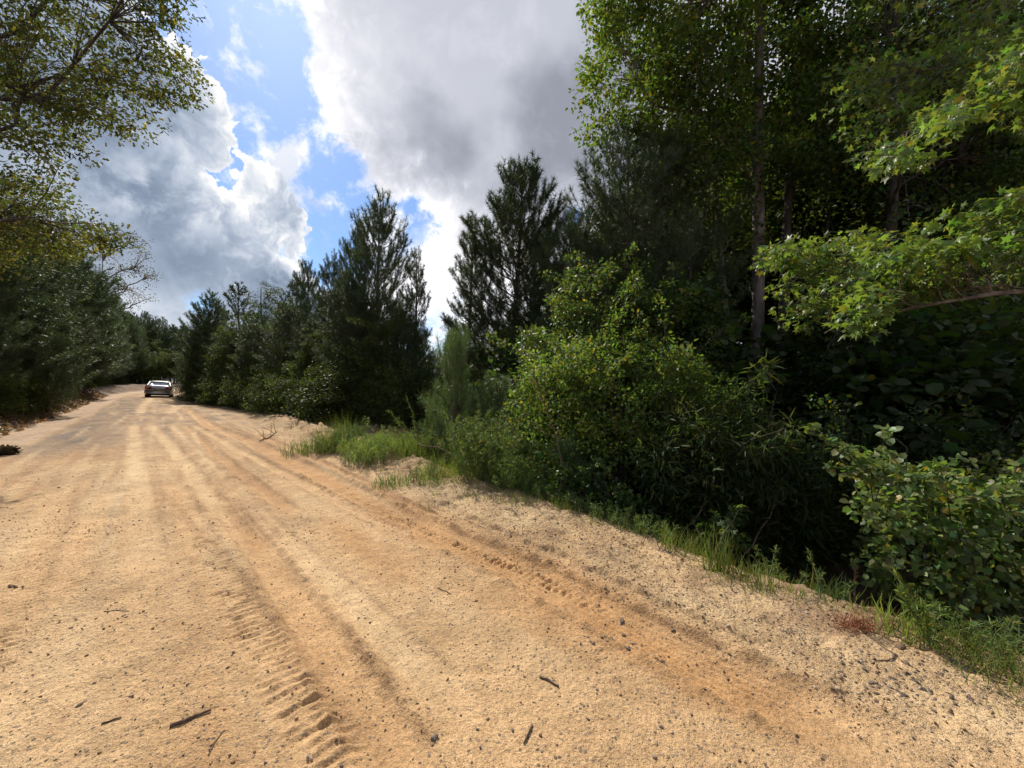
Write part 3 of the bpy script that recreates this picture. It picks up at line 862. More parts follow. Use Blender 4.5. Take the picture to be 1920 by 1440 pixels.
bushA = proto('leafy_bush', *bush(2.2, 1.3, 130, 90, .065, (.05, .068, .022), 1), 2.2, M_DBARK, M_LEAF, 'foliage', 'stems')
bushB = proto('leafy_bush', *bush(2.2, 1.2, 90, 60, .10, (.045, .072, .02), 2, kind='round', cr=.33), 2.2, M_DBARK, M_GLOSS, 'foliage', 'stems')
bushC = proto('bamboo_clump', *bush(2.0, 1.1, 80, 70, .2, (.06, .08, .024), 3, kind='lance', cr=.4), 2.0, M_DBARK, M_LEAF, 'foliage', 'stems')

# ------------------------------------------------------------------ named pines, right side, far to near
T_ = 'pine tree'
at(pineA, 388, 552, 33, 'dark pine standing alone where the woods meet the road right of the car', T_, PN, sxy=.85)
at(pineD, 461, 535, 40, 'dark pointed pine top behind the trees to the right of the road', T_, PN)
at(pineD, 549, 522, 34, 'thin dark pine tip above the light green saplings', T_, PN)
at(pineF, 590, 505, 25, 'pine with a blunt crown just left of the slanting tall pines', T_, PN, sxy=.7)
at(pineC, 628, 482, 21.5, 'bushy grey-green pine between the blunt crown and the big pointed pine', T_, PN, sxy=.75)
at(pineC, 664, 422, 19, 'pine with upswept tips left against the tall pointed pine', T_, PN, sxy=.62)
at(pineC, 716, 370, 17.5, 'tall pointed pine, the highest left of the open sky gap', T_, PN, sxy=.82)
at(pineN, 783, 478, 16, 'thin pine with sparse upright tips beside the sky gap', T_, PN, sxy=.9)
at(pineN, 884, 428, 14, 'slim side pine standing close left of the open airy pine', T_, PN, sxy=1.0)
at(pineB, 958, 318, 13.5, 'tall airy pine with sky showing between its branches', T_, PN)
at(pineN, 1012, 420, 14.5, 'narrow pine top right of the airy pine', T_, PN)
at(pineA, 1075, 420, 12.5, 'dense pine with a low rounded shoulder left of the massive pine', T_, PN, sxy=.9)
at(pineA, 1152, 262, 10.2, 'massive dense dark pine beside the tall leafy trees', T_, PN, sxy=.85)
at(pineF, 1245, 295, 10.8, 'soft-topped pine merging with the tall leafy tree', T_, PN)
at(pineE, 852, 645, 8.4, 'pale young pine about head high lit by the sun in front of the woods', 'young pine', 'young pines on the verge', sxy=.72)
at(pineE, 928, 728, 7.6, 'small bright green pine sapling right of the pale young pine', 'young pine', 'young pines on the verge')
at(pineE, 1062, 835, 6.0, 'little yellow-green pine seedling below the sunlit vine bush', 'young pine', 'young pines on the verge')
at(pineE, 1000, 840, 7.4, 'dark little pine sapling between the verge weeds and the vine bush', 'young pine', 'young pines on the verge')
# light green saplings
at(broadB, 503, 520, 29, 'light green leafy sapling with two tips above the roadside thicket', 'broadleaf tree', BR)
at(broadB, 436, 590, 27, 'round leafy tree right behind the lone dark pine', 'broadleaf tree', BR)
at(broadA, 560, 555, 25, 'leafy tree filling the gap under the thin dark pine tip', 'broadleaf tree', BR)

# ------------------------------------------------------------------ filler woods, kept under the skyline of the photograph
SKX = [-400, 0, 60, 130, 200, 235, 262, 300, 340, 385, 430, 480, 510, 560, 600, 650, 700, 760, 800, 835, 860, 940, 1010, 1050, 1100, 1180, 1300, 1500, 1920, 2400]
SKY = [340, 390, 440, 500, 565, 600, 612, 622, 640, 575, 600, 575, 550, 555, 535, 510, 500, 540, 600, 600, 560, 520, 520, 460, 440, 350, 230, 60, -50, -50]
def sky_y(px): return float(np.interp(px, SKX, SKY))
def fill(protos, pts, label, cat, group, lo=.72, hi=.99, hmax=99, hmin=1.0, sxy=(.9, 1.25)):
    made = []
    for X, Y in pts:
        px = 960 + X / Y * F
        hm = CAM_Z + (712 - sky_y(px)) / F * Y
        h = min(hm * R.uniform(lo, hi), hmax * R.uniform(.8, 1.0))
        if Y < 12.5 and 1335 < px < 1500: h = min(h, CAM_Z - 50 / F * Y - gz(X, Y))
        if h < hmin: continue
        made.append((px, place(R.choice(protos), X, Y, h, label, cat, group, sxy=R.uniform(*sxy))))
    made.sort(key=lambda q: q[0])
    for k, (px, o) in enumerate(made): o['label'] = label + ', ' + ordinal(k + 1) + ' from the left'
def ordinal(k):
    w1 = ['first', 'second', 'third', 'fourth', 'fifth', 'sixth', 'seventh', 'eighth', 'ninth', 'tenth', 'eleventh', 'twelfth', 'thirteenth', 'fourteenth', 'fifteenth', 'sixteenth', 'seventeenth', 'eighteenth', 'nineteenth']
    if k < 20: return w1[k - 1]
    tens = ['twenty', 'thirty', 'forty', 'fifty'][k // 10 - 2]
    return {20: 'twentieth', 30: 'thirtieth', 40: 'fortieth', 50: 'fiftieth'}[k] if k % 10 == 0 else tens + '-' + w1[k % 10 - 1]
def col_pts(x0, x1, front, d0, d1, n, minsep=1.0):
    pts = []; tries = 0
    while len(pts) < n and tries < n * 40:
        tries += 1
        px = R.uniform(x0, x1); Y = float(np.interp(px, *front)) + R.uniform(d0, d1)
        X = (px - 960) / F * Y
        if all((X - a) ** 2 + (Y - b) ** 2 > minsep ** 2 for a, b in pts): pts.append((X, Y))
    return pts
FR = ([340, 430, 520, 600, 720, 800, 900, 1000, 1100, 1300, 1500, 1920, 2100], [37, 25, 19.5, 15.6, 13.9, 13.4, 11.8, 9.8, 8.3, 7.4, 6.6, 5.8, 5.6])
FL = ([-100, 0, 60, 120, 180, 215, 245, 300, 345], [11.5, 13.0, 17.5, 26, 43, 58, 66, 70, 66])
fill([pineC, pineD, pineF], col_pts(355, 820, FR, 1.5, 8, 26, 1.6), 'pine crowded into the dark thicket right of the road', T_, PN, .68, .96)
fill([broadA, broadB], col_pts(360, 860, FR, 0.8, 4, 22, 1.5), 'leafy tree grown between the roadside pines', 'broadleaf tree', BR, .5, .85)
fill([bushA], col_pts(372, 900, FR, -.3, 1.0, 44, .8), 'leafy bush at the foot of the roadside pines', 'bush', 'bushes at the foot of the trees', hmax=2.6)
fill([pineC, broadA], col_pts(860, 1150, FR, 3.5, 9, 12, 1.6), 'tree packed behind the airy pine', 'tree', BR, .6, .9)
fill([broadA, broadB, broadC], col_pts(1080, 1960, FR, 5.5, 16, 34, 1.9), 'tall leafy tree deep in the woods behind the trunks', 'broadleaf tree', BR, .8, 1.05, 17)
fill([broadA, broadB], col_pts(1420, 2050, FR, 2.8, 5.0, 12, 1.3), 'vine-covered small tree in the shade of the tall trees', 'broadleaf tree', BR, .4, .6, 6.5)
fill([bushA, bushB, bushB], col_pts(960, 1960, FR, 0.4, 4.0, 40, .8), 'shaded leafy bush inside the edge of the woods', 'bush', 'bushes at the foot of the trees', hmax=3.4)
fill([bushB, bushA], [((px - 960) / F * Y, Y) for px, Y in [(1350 + k * 17, 13.5 + (k % 3)) for k in range(10)]], 'dark bush seen between the bare trunks', 'bush', 'bushes behind the bare trunks', hmax=3.6)
# left side
LG = 'trees along the far-left side of the road'
fill([pineC, pineA, pineA], col_pts(-90, 262, FL, 1.0, 9, 46, 1.5), 'pine in the wood on the other side of the road', T_, LG, .75, 1.02)
fill([broadA, broadB], col_pts(-90, 285, FL, 2.0, 7, 20, 1.8), 'leafy tree in the wood on the other side of the road', 'broadleaf tree', LG, .6, .92)
fill([bushA, bushC], col_pts(-90, 300, FL, .2, 1.6, 24, 1.0), 'leafy bush on the low bank across the road', 'bush', LG, hmax=1.7)
fill([pineD], [((px - 960) / F * Y, Y) for px, Y in [(R.uniform(205, 350), R.uniform(72, 90)) for _ in range(40)]], 'slim distant pine closing the view at the bend', T_, 'distant pines beyond the bend', .9, 1.2, sxy=(.5, .7))
fill([broadA, broadB], [((px - 960) / F * Y, Y) for px, Y in [(R.uniform(225, 345), R.uniform(64, 70)) for _ in range(12)]], 'leafy tree in front of the distant pines at the bend', 'broadleaf tree', 'distant trees at the bend', .5, .75)
at(pineA, 90, 560, 17.5, 'broad soft pine leaning over the left bank', T_, LG, sxy=1.1)
at(pineC, 262, 598, 80, 'tallest of the distant pines at the bend', T_, 'distant pines beyond the bend', sxy=.7)

# ------------------------------------------------------------------ tall trees with bare trunks, right
def tall_tree(name, label, px, Y, rtr, poly, nclu, per, size, kind, base, mat_t, mat_c, lean=(0, 0), Ht=17.0, dY=(-1.5, 2.5), seed=1, yellow=.03, nmain=14, low=.4, cr=.5, main_r=.3, trans=False):
    rng = np.random.default_rng(seed)
    X = (px - 960) / F * Y; z0 = gz(X, Y) - .1
    e = empty(name, (X, Y, z0)); base_p = np.array([X, Y, z0])
    c = np.concatenate([poly_points(pl, int(nclu * f), Y + dY[0], Y + dY[1], rng) for pl, f in poly]) - base_p
    gt, gc = Geo(), Geo()
    tz = np.linspace(0, Ht, 14)
    tp = np.stack([lean[0] * (tz / Ht) ** 1.3 + .05 * np.sin(tz * .7 + seed), lean[1] * tz / Ht + .05 * np.sin(tz * .5), tz], 1)
    limbs(gt, tp, rtr * (1 - tz / (Ht * 1.15)) ** .7 * (1 + .35 * np.exp(-tz * 2.2)), c, nmain, rng, low=low, main_r=main_r, twig_r=.01)
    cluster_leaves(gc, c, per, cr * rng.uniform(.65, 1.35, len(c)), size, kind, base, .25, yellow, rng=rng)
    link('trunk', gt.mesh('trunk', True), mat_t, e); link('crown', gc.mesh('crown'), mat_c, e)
    return tag(e, label, 'tree', 'tall trees with bare trunks')

tall_tree('tulip_tree', 'tall straight grey-trunked tree, its leafy crown reaching out over the massive pine', 1420, 10.6, .19,
          [([(1130, -250), (1108, 20), (1100, 60), (1130, 90), (1090, 110), (1068, 190), (1100, 200), (1100, 265), (1180, 280), (1250, 330), (1340, 330), (1420, 300), (1500, 330), (1560, 200), (1600, -250)], 1.0)],
          430, 110, .125, 'oval', (.10, .14, .036), M_BARK, M_LEAF, lean=(.2, .3), Ht=18, dY=(-.9, 2.2), seed=11, yellow=.02)
tall_tree('broadleaf_tree', 'tall dark trunk standing close to the right of the straight grey trunk', 1458, 10.8, .15,
          [([(1450, -250), (1480, 150), (1560, 330), (1700, 300), (1760, 100), (1700, -250)], 1.0)], 210, 95, .125, 'oval', (.06, .09, .028), M_DBARK, M_LEAF, lean=(1.2, .4), Ht=16, seed=12)
tall_tree('broadleaf_tree', 'thin grey trunk just left of the straight grey trunk', 1382, 10.8, .09,
          [([(1240, 60), (1220, 330), (1290, 470), (1400, 520), (1440, 300), (1400, 60)], 1.0)], 130, 80, .12, 'oval', (.075, .105, .03), M_BARK, M_LEAF, lean=(-1.0, .2), Ht=12, seed=13)
tall_tree('broadleaf_tree', 'slender forked trunk in the middle of the woods to the right', 1541, 11.5, .10,
          [([(1480, 60), (1440, 300), (1480, 480), (1560, 560), (1680, 480), (1680, 200), (1620, 60)], 1.0)], 180, 95, .11, 'oval', (.06, .09, .028), M_DBARK, M_LEAF, lean=(.3, 0), Ht=13, seed=14)
tall_tree('broadleaf_tree', 'dark trunk half hidden behind the sweetgum branches', 1668, 9.5, .14,
          [([(1560, -200), (1580, 200), (1640, 420), (1800, 480), (2000, 350), (2000, -200)], 1.0)], 240, 95, .115, 'oval', (.055, .085, .028), M_DBARK, M_LEAF, lean=(.4, .3), Ht=15, seed=15)
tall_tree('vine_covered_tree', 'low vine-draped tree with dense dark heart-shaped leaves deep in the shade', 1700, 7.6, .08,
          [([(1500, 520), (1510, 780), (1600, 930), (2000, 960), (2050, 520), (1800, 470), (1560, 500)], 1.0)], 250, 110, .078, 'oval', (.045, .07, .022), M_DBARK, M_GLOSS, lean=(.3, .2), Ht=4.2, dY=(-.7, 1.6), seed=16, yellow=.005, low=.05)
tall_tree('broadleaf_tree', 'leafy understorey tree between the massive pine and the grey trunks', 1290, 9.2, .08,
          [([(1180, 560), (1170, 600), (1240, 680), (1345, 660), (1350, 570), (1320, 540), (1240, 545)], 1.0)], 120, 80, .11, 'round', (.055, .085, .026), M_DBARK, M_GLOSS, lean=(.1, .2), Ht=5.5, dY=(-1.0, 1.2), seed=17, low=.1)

# ------------------------------------------------------------------ bushes shaped after the photograph
def mass(name, label, cat, px, Y, polys, n, per, size, kind, base, mat, dY, seed, cr=.28, yellow=.02, single=0, group=None, updir=.9, stems=True):
    rng = np.random.default_rng(seed); tube_shoots = []
    X = (px - 960) / F * Y; z0 = gz(X, Y) - .05
    o = np.array([X, Y, z0]); e = empty(name, tuple(o))
    c = np.concatenate([poly_points(pl, int(n * f), Y + dY[0], Y + dY[1], rng) for pl, f in polys])
    gzv = terrain(c[:, 0], c[:, 1], False)
    c[:, 2] = np.maximum(c[:, 2], gzv + .05); c -= o
    top = c[np.argsort(-c[:, 2])[:max(6, len(c) // 3)]]; sh_ = []
    for q in top[rng.permutation(len(top))[:max(3, len(c) // 9)]]:
        v = rng.normal(size=3) * [1, 1, .35] + [0, 0, .8]; v /= np.linalg.norm(v); l_ = rng.uniform(.6, 2.4) * cr * 1.6
        sh_ += [q + v * l_ * f for f in (.5, .8, 1.1)]
        tube_shoots.append((q, q + v * l_ * 1.15))
    nb_ = len(c); c = np.concatenate([c, np.array(sh_)])
    gt, gc = Geo(), Geo()
    if stems:
        for i in range(0, len(c), 4):
            tube(gt, bez(rng.normal(size=3) * [.25, .25, 0], c[i], .12, 6, .04, rng), np.linspace(.012, .003, 6), 4, cap=False)
        for a_, b_ in tube_shoots: tube(gt, bez(a_, b_, .04, 5, .02, rng), np.linspace(.005, .002, 5), 4, cap=False)
        link('stems', gt.mesh('stems', True), M_DBARK, e)
    idx = np.repeat(np.arange(len(c)), per); k = len(idx)
    d = norm(rng.normal(size=(k, 3))) * (rng.random((k, 1)) ** .45)
    rr_ = cr * rng.uniform(.55, 1.4, len(c)); rr_[nb_:] *= .4
    if nb_ < len(c):
        thin = (idx < nb_) | (rng.random(len(idx)) < .3); idx = idx[thin]; d = d[thin]; k = len(idx)
    Pp = c[idx] + d * rr_[idx][:, None] * np.array([1, 1, .75])
    A = norm(d + rng.normal(size=(k, 3)) * .6 + [0, 0, -.2]); N = norm(rng.normal(size=(k, 3)) * .6 + [0, 0, updir] + d * .5)
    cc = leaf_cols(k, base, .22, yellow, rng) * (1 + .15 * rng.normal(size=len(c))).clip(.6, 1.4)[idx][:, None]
    sz = size * rng.uniform(.6, 1.3, k)
    if single:
        dist = np.linalg.norm(Pp + o - np.array([0, 0, CAM_Z]), axis=1)
        score = sz / dist; ok = np.argsort(-score)[:single]
        ms = []
        for q in range(4):
            g1 = Geo(); leafs(g1, kind, np.zeros((1, 3)), np.array([[1., 0, 0]]), np.array([[0, 0, 1.]]), 1.0, leaf_cols(1, base, .2, 0, rng)); me = g1.mesh('leaf'); me.materials.append(mat); ms.append(me)
        g1 = Geo(); leafs(g1, kind, np.zeros((1, 3)), np.array([[1., 0, 0]]), np.array([[0, 0, 1.]]), 1.0, np.array([[.2, .17, .03]])); me = g1.mesh('leaf'); me.materials.append(mat); ms.append(me)
        for i in ok:
            a = A[i]; b = norm(np.cross(N[i], a)); nn = np.cross(a, b)
            Mx = Matrix(((a[0], b[0], nn[0]), (a[1], b[1], nn[1]), (a[2], b[2], nn[2])))
            L_ = bpy.data.objects.new('leaf', ms[int(rng.integers(4))] if rng.random() > yellow * 2 else ms[4])
            COL.objects.link(L_); L_.parent = e
            L_.matrix_local = Matrix.Translation(Vector(Pp[i])) @ (Mx.to_4x4() @ Matrix.Scale(float(sz[i]), 4))
        keep = np.ones(k, bool); keep[ok] = False
        Pp, A, N, sz, cc = Pp[keep], A[keep], N[keep], sz[keep], cc[keep]
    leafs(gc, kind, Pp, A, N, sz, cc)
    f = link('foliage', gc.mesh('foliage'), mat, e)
    if single: f['kind'] = 'stuff'
    return tag(e, label, cat, group), e

mass('vine_bush', 'large sunlit bush smothered in yellow-green vines at the edge of the ditch', 'bush', 1160, 6.6,
     [([(985, 690), (1010, 655), (1090, 640), (1180, 635), (1280, 665), (1340, 690), (1400, 740), (1380, 820), (1300, 900), (1200, 960), (1100, 960), (1010, 900), (965, 800)], 1.0)],
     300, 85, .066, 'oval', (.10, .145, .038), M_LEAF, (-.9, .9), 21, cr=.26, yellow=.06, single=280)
mass('vine_mound', 'vine-covered mound of glossy leaves between the massive pine and the sunlit bush', 'bush', 1150, 8.4,
     [([(1040, 560), (1060, 520), (1110, 505), (1190, 530), (1230, 570), (1330, 600), (1380, 660), (1330, 720), (1100, 700), (1040, 640)], .8), ([(985, 640), (1000, 620), (1040, 660), (1030, 720), (990, 740)], .2)],
     200, 90, .08, 'oval', (.08, .115, .035), M_GLOSS, (-.7, .9), 22, cr=.3, yellow=.05)
mass('bamboo_thicket', 'shadowed thicket of long narrow leaves drooping over the ditch', 'bush', 1420, 5.3,
     [([(1220, 830), (1280, 760), (1400, 760), (1480, 840), (1540, 930), (1560, 1020), (1480, 1060), (1330, 1000), (1240, 940)], 1.0)],
     150, 75, .15, 'lance', (.055, .075, .026), M_LEAF, (-.5, .8), 23, cr=.33, yellow=.01)
mass('kudzu_bush', 'round-leaved climbing bush catching the sun at the right edge of the ditch', 'bush', 1780, 3.7,
     [([(1625, 880), (1650, 865), (1720, 890), (1800, 905), (1880, 910), (1960, 940), (2060, 960), (2100, 1240), (1900, 1200), (1780, 1170), (1680, 1120), (1640, 1060), (1620, 960)], 1.0)],
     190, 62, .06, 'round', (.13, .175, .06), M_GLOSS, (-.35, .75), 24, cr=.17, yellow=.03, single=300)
mass('dark_creeper_bush', 'dark creeper heap on the ditch floor under the vine-draped tree', 'bush', 1620, 5.6,
     [([(1460, 850), (1500, 1000), (1600, 1090), (1900, 1080), (2050, 980), (2050, 820), (1700, 800), (1560, 810)], 1.0)],
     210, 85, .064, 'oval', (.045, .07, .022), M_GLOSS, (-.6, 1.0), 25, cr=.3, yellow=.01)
mass('ditch_shrub', 'pale-leaved low shrub beside the grassy edge under the bamboo thicket', 'bush', 1352, 4.15,
     [([(1310, 1030), (1330, 985), (1370, 975), (1390, 1010), (1380, 1050), (1330, 1055)], 1.0)], 14, 24, .07, 'star', (.06, .095, .03), M_LEAF, (-.12, .15), 26, cr=.09)
mass('bramble', 'low bramble patch with small shiny leaves in front of the sunlit vine bush', 'bush', 1110, 5.3,
     [([(1010, 890), (1080, 880), (1180, 930), (1260, 980), (1230, 1010), (1120, 970), (1030, 940)], 1.0)], 60, 45, .055, 'round', (.06, .095, .028), M_GLOSS, (-.3, .4), 27, cr=.15)

# ------------------------------------------------------------------ sweetgum branches reaching in from the right
def sweetgum():
    rng = np.random.default_rng(31)
    bx = np.array([7.6, 4.4, gz(7.6, 4.4) - .1])
    e = empty('sweetgum_tree', tuple(bx))
    gt, gc = Geo(), Geo()
    tz = np.linspace(0, 9, 10)
    tp = np.stack([.1 * np.sin(tz), .1 * np.cos(tz * .8) - .1, tz], 1)
    tube(gt, tp, .16 * (1 - tz / 10) ** .7 + .01, 10, rough=.05)
    Pl, Al = [], []
    def spray(path_px, r0, poly, n, Y0, Y1, per, cr):
        path = np.array([wp(x, y, Y) for x, y, Y in path_px]) - bx
        t0 = np.array([np.interp(path[0][2] - .5, tz, tp[:, 0]), np.interp(path[0][2] - .5, tz, tp[:, 1]), path[0][2] - .5])
        path = np.concatenate([[t0], path])
        tt = np.linspace(0, 1, 16); src = np.linspace(0, 1, len(path))
        p = np.stack([np.interp(tt, src, path[:, q]) for q in range(3)], 1); p[2:-1] += rng.normal(size=(13, 3)) * .012
        tube(gt, p, np.linspace(r0, .006, 16), 6)
        c = poly_points(poly, n, Y0, Y1, rng) - bx
        for q in c:
            i = int(np.argmin(np.linalg.norm(p - q, axis=1))); i = max(1, i - 3)
            tube(gt, bez(p[i], q, .07, 6, .05, rng), np.linspace(.006, .002, 6), 4, cap=False)
        idx = np.repeat(np.arange(len(c)), per); k = len(idx)
        d = norm(rng.normal(size=(k, 3))) * (rng.random((k, 1)) ** .5); d[:, 2] *= .55
        Pl.append(c[idx] + d * cr); Al.append(norm(d + rng.normal(size=(k, 3)) * .45 + [0, -.15, -.35]))
    # lower limb
    spray([(1990, 545, 3.9), (1860, 552, 4.0), (1720, 572, 4.1), (1600, 600, 4.3), (1545, 625, 4.4)], .035,
          [(1530, 590), (1560, 530), (1640, 470), (1720, 430), (1800, 390), (1900, 365), (2050, 370), (2050, 520), (1880, 525), (1760, 550), (1680, 590), (1600, 625)], 75, 3.6, 4.5, 38, .2)
    spray([(2000, 470, 4.3), (1800, 480, 4.7), (1600, 500, 5.1), (1450, 490, 5.4)], .025,
          [(1425, 490), (1450, 455), (1560, 440), (1650, 450), (1660, 490), (1560, 560), (1500, 620), (1470, 560)], 36, 4.8, 5.6, 36, .24)
    # upper limbs
    spray([(2050, 150, 3.9), (1880, 170, 4.1), (1760, 230, 4.3), (1655, 290, 4.5)], .03,
          [(1645, 300), (1660, 255), (1740, 210), (1790, 150), (1850, 90), (1920, 50), (2050, 40), (2050, 280), (1880, 215), (1780, 240), (1720, 320), (1660, 345)], 62, 3.7, 4.6, 36, .21)
    spray([(2050, -80, 5.0), (1850, -20, 5.4), (1700, 20, 5.8)], .03,
          [(1590, 60), (1620, -60), (1750, -120), (2050, -120), (2050, 70), (1880, 90), (1780, 130), (1650, 110)], 70, 5.0, 6.4, 24, .28)
    spray([(2050, 100, 5.4), (1800, 120, 5.8), (1620, 160, 6.3)], .03,
          [(1560, 120), (1700, 80), (1860, 110), (1840, 200), (1720, 260), (1620, 300), (1560, 230)], 60, 5.4, 6.6, 22, .28)
    Pp = np.concatenate(Pl); A = np.concatenate(Al); k = len(Pp)
    N = norm(rng.normal(size=(k, 3)) * .62 + [0, 0, 1.0]); sz = .096 * rng.uniform(.45, 1.3, k)
    base = (.15, .205, .06); cc = leaf_cols(k, base, .2, .03, rng)
    W = Pp + bx; px = 960 + W[:, 0] / W[:, 1] * F; py = 712 - (W[:, 2] - CAM_Z) / W[:, 1] * F
    vis = (px < 1925) & (py > -5)
    score = np.where(vis, sz / np.linalg.norm(W - [0, 0, CAM_Z], axis=1), 0); ok = np.argsort(-score)[:300]
    ms = []
    for q in range(5):
        g1 = Geo(); leafs(g1, ('star', 'star_b', 'star_c')[q % 3], np.zeros((1, 3)), np.array([[1., 0, 0]]), np.array([[0, 0, 1.]]), 1.0, leaf_cols(1, base if q < 4 else (.2, .17, .035), .15, 0, rng)); me = g1.mesh('leaf'); me.materials.append(M_SWEET); ms.append(me)
    for i in ok:
        a = A[i]; b = norm(np.cross(N[i], a)); nn = np.cross(a, b)
        Mx = Matrix(((a[0], b[0], nn[0]), (a[1], b[1], nn[1]), (a[2], b[2], nn[2])))
        L_ = bpy.data.objects.new('leaf', ms[int(rng.integers(4)) if rng.random() > .05 else 4]); COL.objects.link(L_); L_.parent = e
        L_.matrix_local = Matrix.Translation(Vector(Pp[i])) @ (Mx.to_4x4() @ Matrix.Scale(float(sz[i]), 4))
    keep = np.ones(k, bool); keep[ok] = False
    Pk, Ak, Nk, sk, ck = Pp[keep], A[keep], N[keep], sz[keep], cc[keep]
    for q, kn in enumerate(('star', 'star_b', 'star_c')): leafs(gc, kn, Pk[q::3], Ak[q::3], Nk[q::3], sk[q::3], ck[q::3])
    link('trunk', gt.mesh('trunk', True), M_BARK, e)
    f = link('foliage', gc.mesh('foliage'), M_SWEET, e); f['kind'] = 'stuff'
    tag(e, 'sweetgum with star-shaped bright leaves on long branches reaching in from the right', 'tree')
sweetgum()

# ------------------------------------------------------------------ oak hanging over the road from the left
def oak():
    rng = np.random.default_rng(41)
    bx = np.array([-15.5, 9.2, gz(-15.5, 9.2) - .1]); e = empty('oak_tree', tuple(bx))
    A1 = [(-60, -120), (330, -120), (350, 0), (330, 60), (345, 110), (370, 150), (380, 185), (350, 205), (300, 205), (290, 225), (275, 255), (240, 262), (170, 235), (140, 250), (200, 290), (180, 300), (130, 285), (140, 330), (110, 325), (60, 280), (-60, 290)]
    A2 = [(-60, 300), (20, 300), (70, 345), (110, 355), (140, 385), (200, 430), (240, 455), (190, 475), (120, 490), (60, 470), (-60, 520)]
    c = np.concatenate([poly_points(A1, 290, 8.2, 12.5, rng), poly_points(A2, 140, 9.0, 13.5, rng)]) - bx
    gt, gc = Geo(), Geo()
    tz = np.linspace(0, 13.5, 12); tp = np.stack([.02 * tz ** 1.3, .05 * np.sin(tz), tz], 1)
    limbs(gt, tp, .28 * (1 - tz / 15) ** .8, c, 16, rng, low=.3, main_r=.32, twig_r=.009)
    cluster_leaves(gc, c, 62, .42 * rng.uniform(.6, 1.3, len(c)), .115, 'oak', (.072, .078, .026), .28, .025, updir=.7, rng=rng)
    link('trunk', gt.mesh('trunk', True), M_DBARK, e); link('crown', gc.mesh('crown'), M_LEAF, e)
    tag(e, 'big oak with olive-brown leaves hanging over the road from the left', 'tree')
oak()

def sparse_tree():
    rng = np.random.default_rng(43); Y = 52.0
    X = (190 - 960) / F * Y; z0 = gz(X, Y) - .1; bx = np.array([X, Y, z0]); e = empty('sparse_tree', tuple(bx))
    gt, gc = Geo(), Geo()
    polys = [(180, 445), (215, 430), (265, 440), (292, 475), (300, 515), (278, 545), (292, 570), (270, 600), (240, 580), (215, 590), (195, 560)]
    c = poly_points(polys, 70, Y - 1.2, Y + 1.5, rng) - bx
    tz = np.linspace(0, 17, 9); tp = np.stack([.02 * tz, 0 * tz, tz], 1)
    limbs(gt, tp, .17 * (1 - tz / 19) ** .8, c, 9, rng, low=.45, main_r=.5, twig_r=.035)
    cluster_leaves(gc, c, 34, .95, .2, 'oval', (.09, .085, .03), .25, .05, rng=rng)
    link('trunk', gt.mesh('trunk', True), M_BARK, e); link('crown', gc.mesh('crown'), M_LEAF, e)
    tag(e, 'half-bare pale-branched tree with thin foliage against the sky on the left', 'tree')
sparse_tree()

# ------------------------------------------------------------------ grass and weeds
def blades(g, X, Y, n, h, sp, base, rng, wid=.006, lean=.35):
    a = rng.uniform(0, 6.28, n); r_ = sp * rng.random(n) ** .6
    x = X + r_ * np.cos(a); y = Y + r_ * np.sin(a); z = terrain(x, y, False) - .005
    d = np.stack([rng.normal(size=n) * lean, rng.normal(size=n) * lean, np.ones(n)], 1)
    leafs(g, 'blade', np.stack([x, y, z], 1), d, norm(rng.normal(size=(n, 3)) * [1, 1, .1]), h * rng.uniform(.45, 1.2, n), leaf_cols(n, base, .22, .06, rng), wid)

def grass_all():
    rng = np.random.default_rng(51); g = Geo()
    # verge cover: pixel line along the verge, blades scattered with clumpy noise
    line = [(545, 838, .5), (620, 842, .9), (700, 865, .9), (740, 850, .9), (760, 880, .7), (860, 915, .6), (940, 945, .45), (1010, 950, .4), (1090, 965, .35), (1190, 990, .3), (1260, 1015, .28), (1330, 1065, .28), (1400, 1095, .22), (1470, 1120, .15), (1580, 1150, .15), (1700, 1195, .15), (1850, 1250, .25), (1915, 1285, .25)]
    n = 300
    for i in range(len(line) - 1):
        for k in range(15):
            f = rng.random(); px = line[i][0] + (line[i + 1][0] - line[i][0]) * f; py = line[i][1] + (line[i + 1][1] - line[i][1]) * f
            wv = line[i][2]; X, Y = gp(px, py); q = rng.normal() * wv * .5
            X += NX * q; Y += NY * q
            blades(g, X, Y, int(rng.uniform(4, 24) * (1 if px < 1250 else .5)), rng.uniform(.05, .17), rng.uniform(.05, .2), (.19, .235, .055) if rng.random() < .75 else (.16, .16, .06), rng, .005)
    # scattered far verge, left bank and far road edge
    for k in range(260):
        t = rng.uniform(9, 40); s_ = -rng.uniform(3.6, 4.8); x = t * DX + s_ * NX; y = t * DY + s_ * NY
        blades(g, x, y, 12, rng.uniform(.12, .3), .25, (.07, .09, .03), rng, .012)
    for k in range(160):
        px = rng.uniform(350, 800); Y = float(np.interp(px, *FR)) - rng.uniform(.2, .9); X = (px - 960) / F * Y
        blades(g, X, Y, 14, rng.uniform(.1, .3), .25, (.09, .115, .035), rng, .01)
    tag(link('grass', g.mesh('grass'), M_GRASS), 'thin green grass along the verge of the dirt road', kind='stuff')
grass_all()

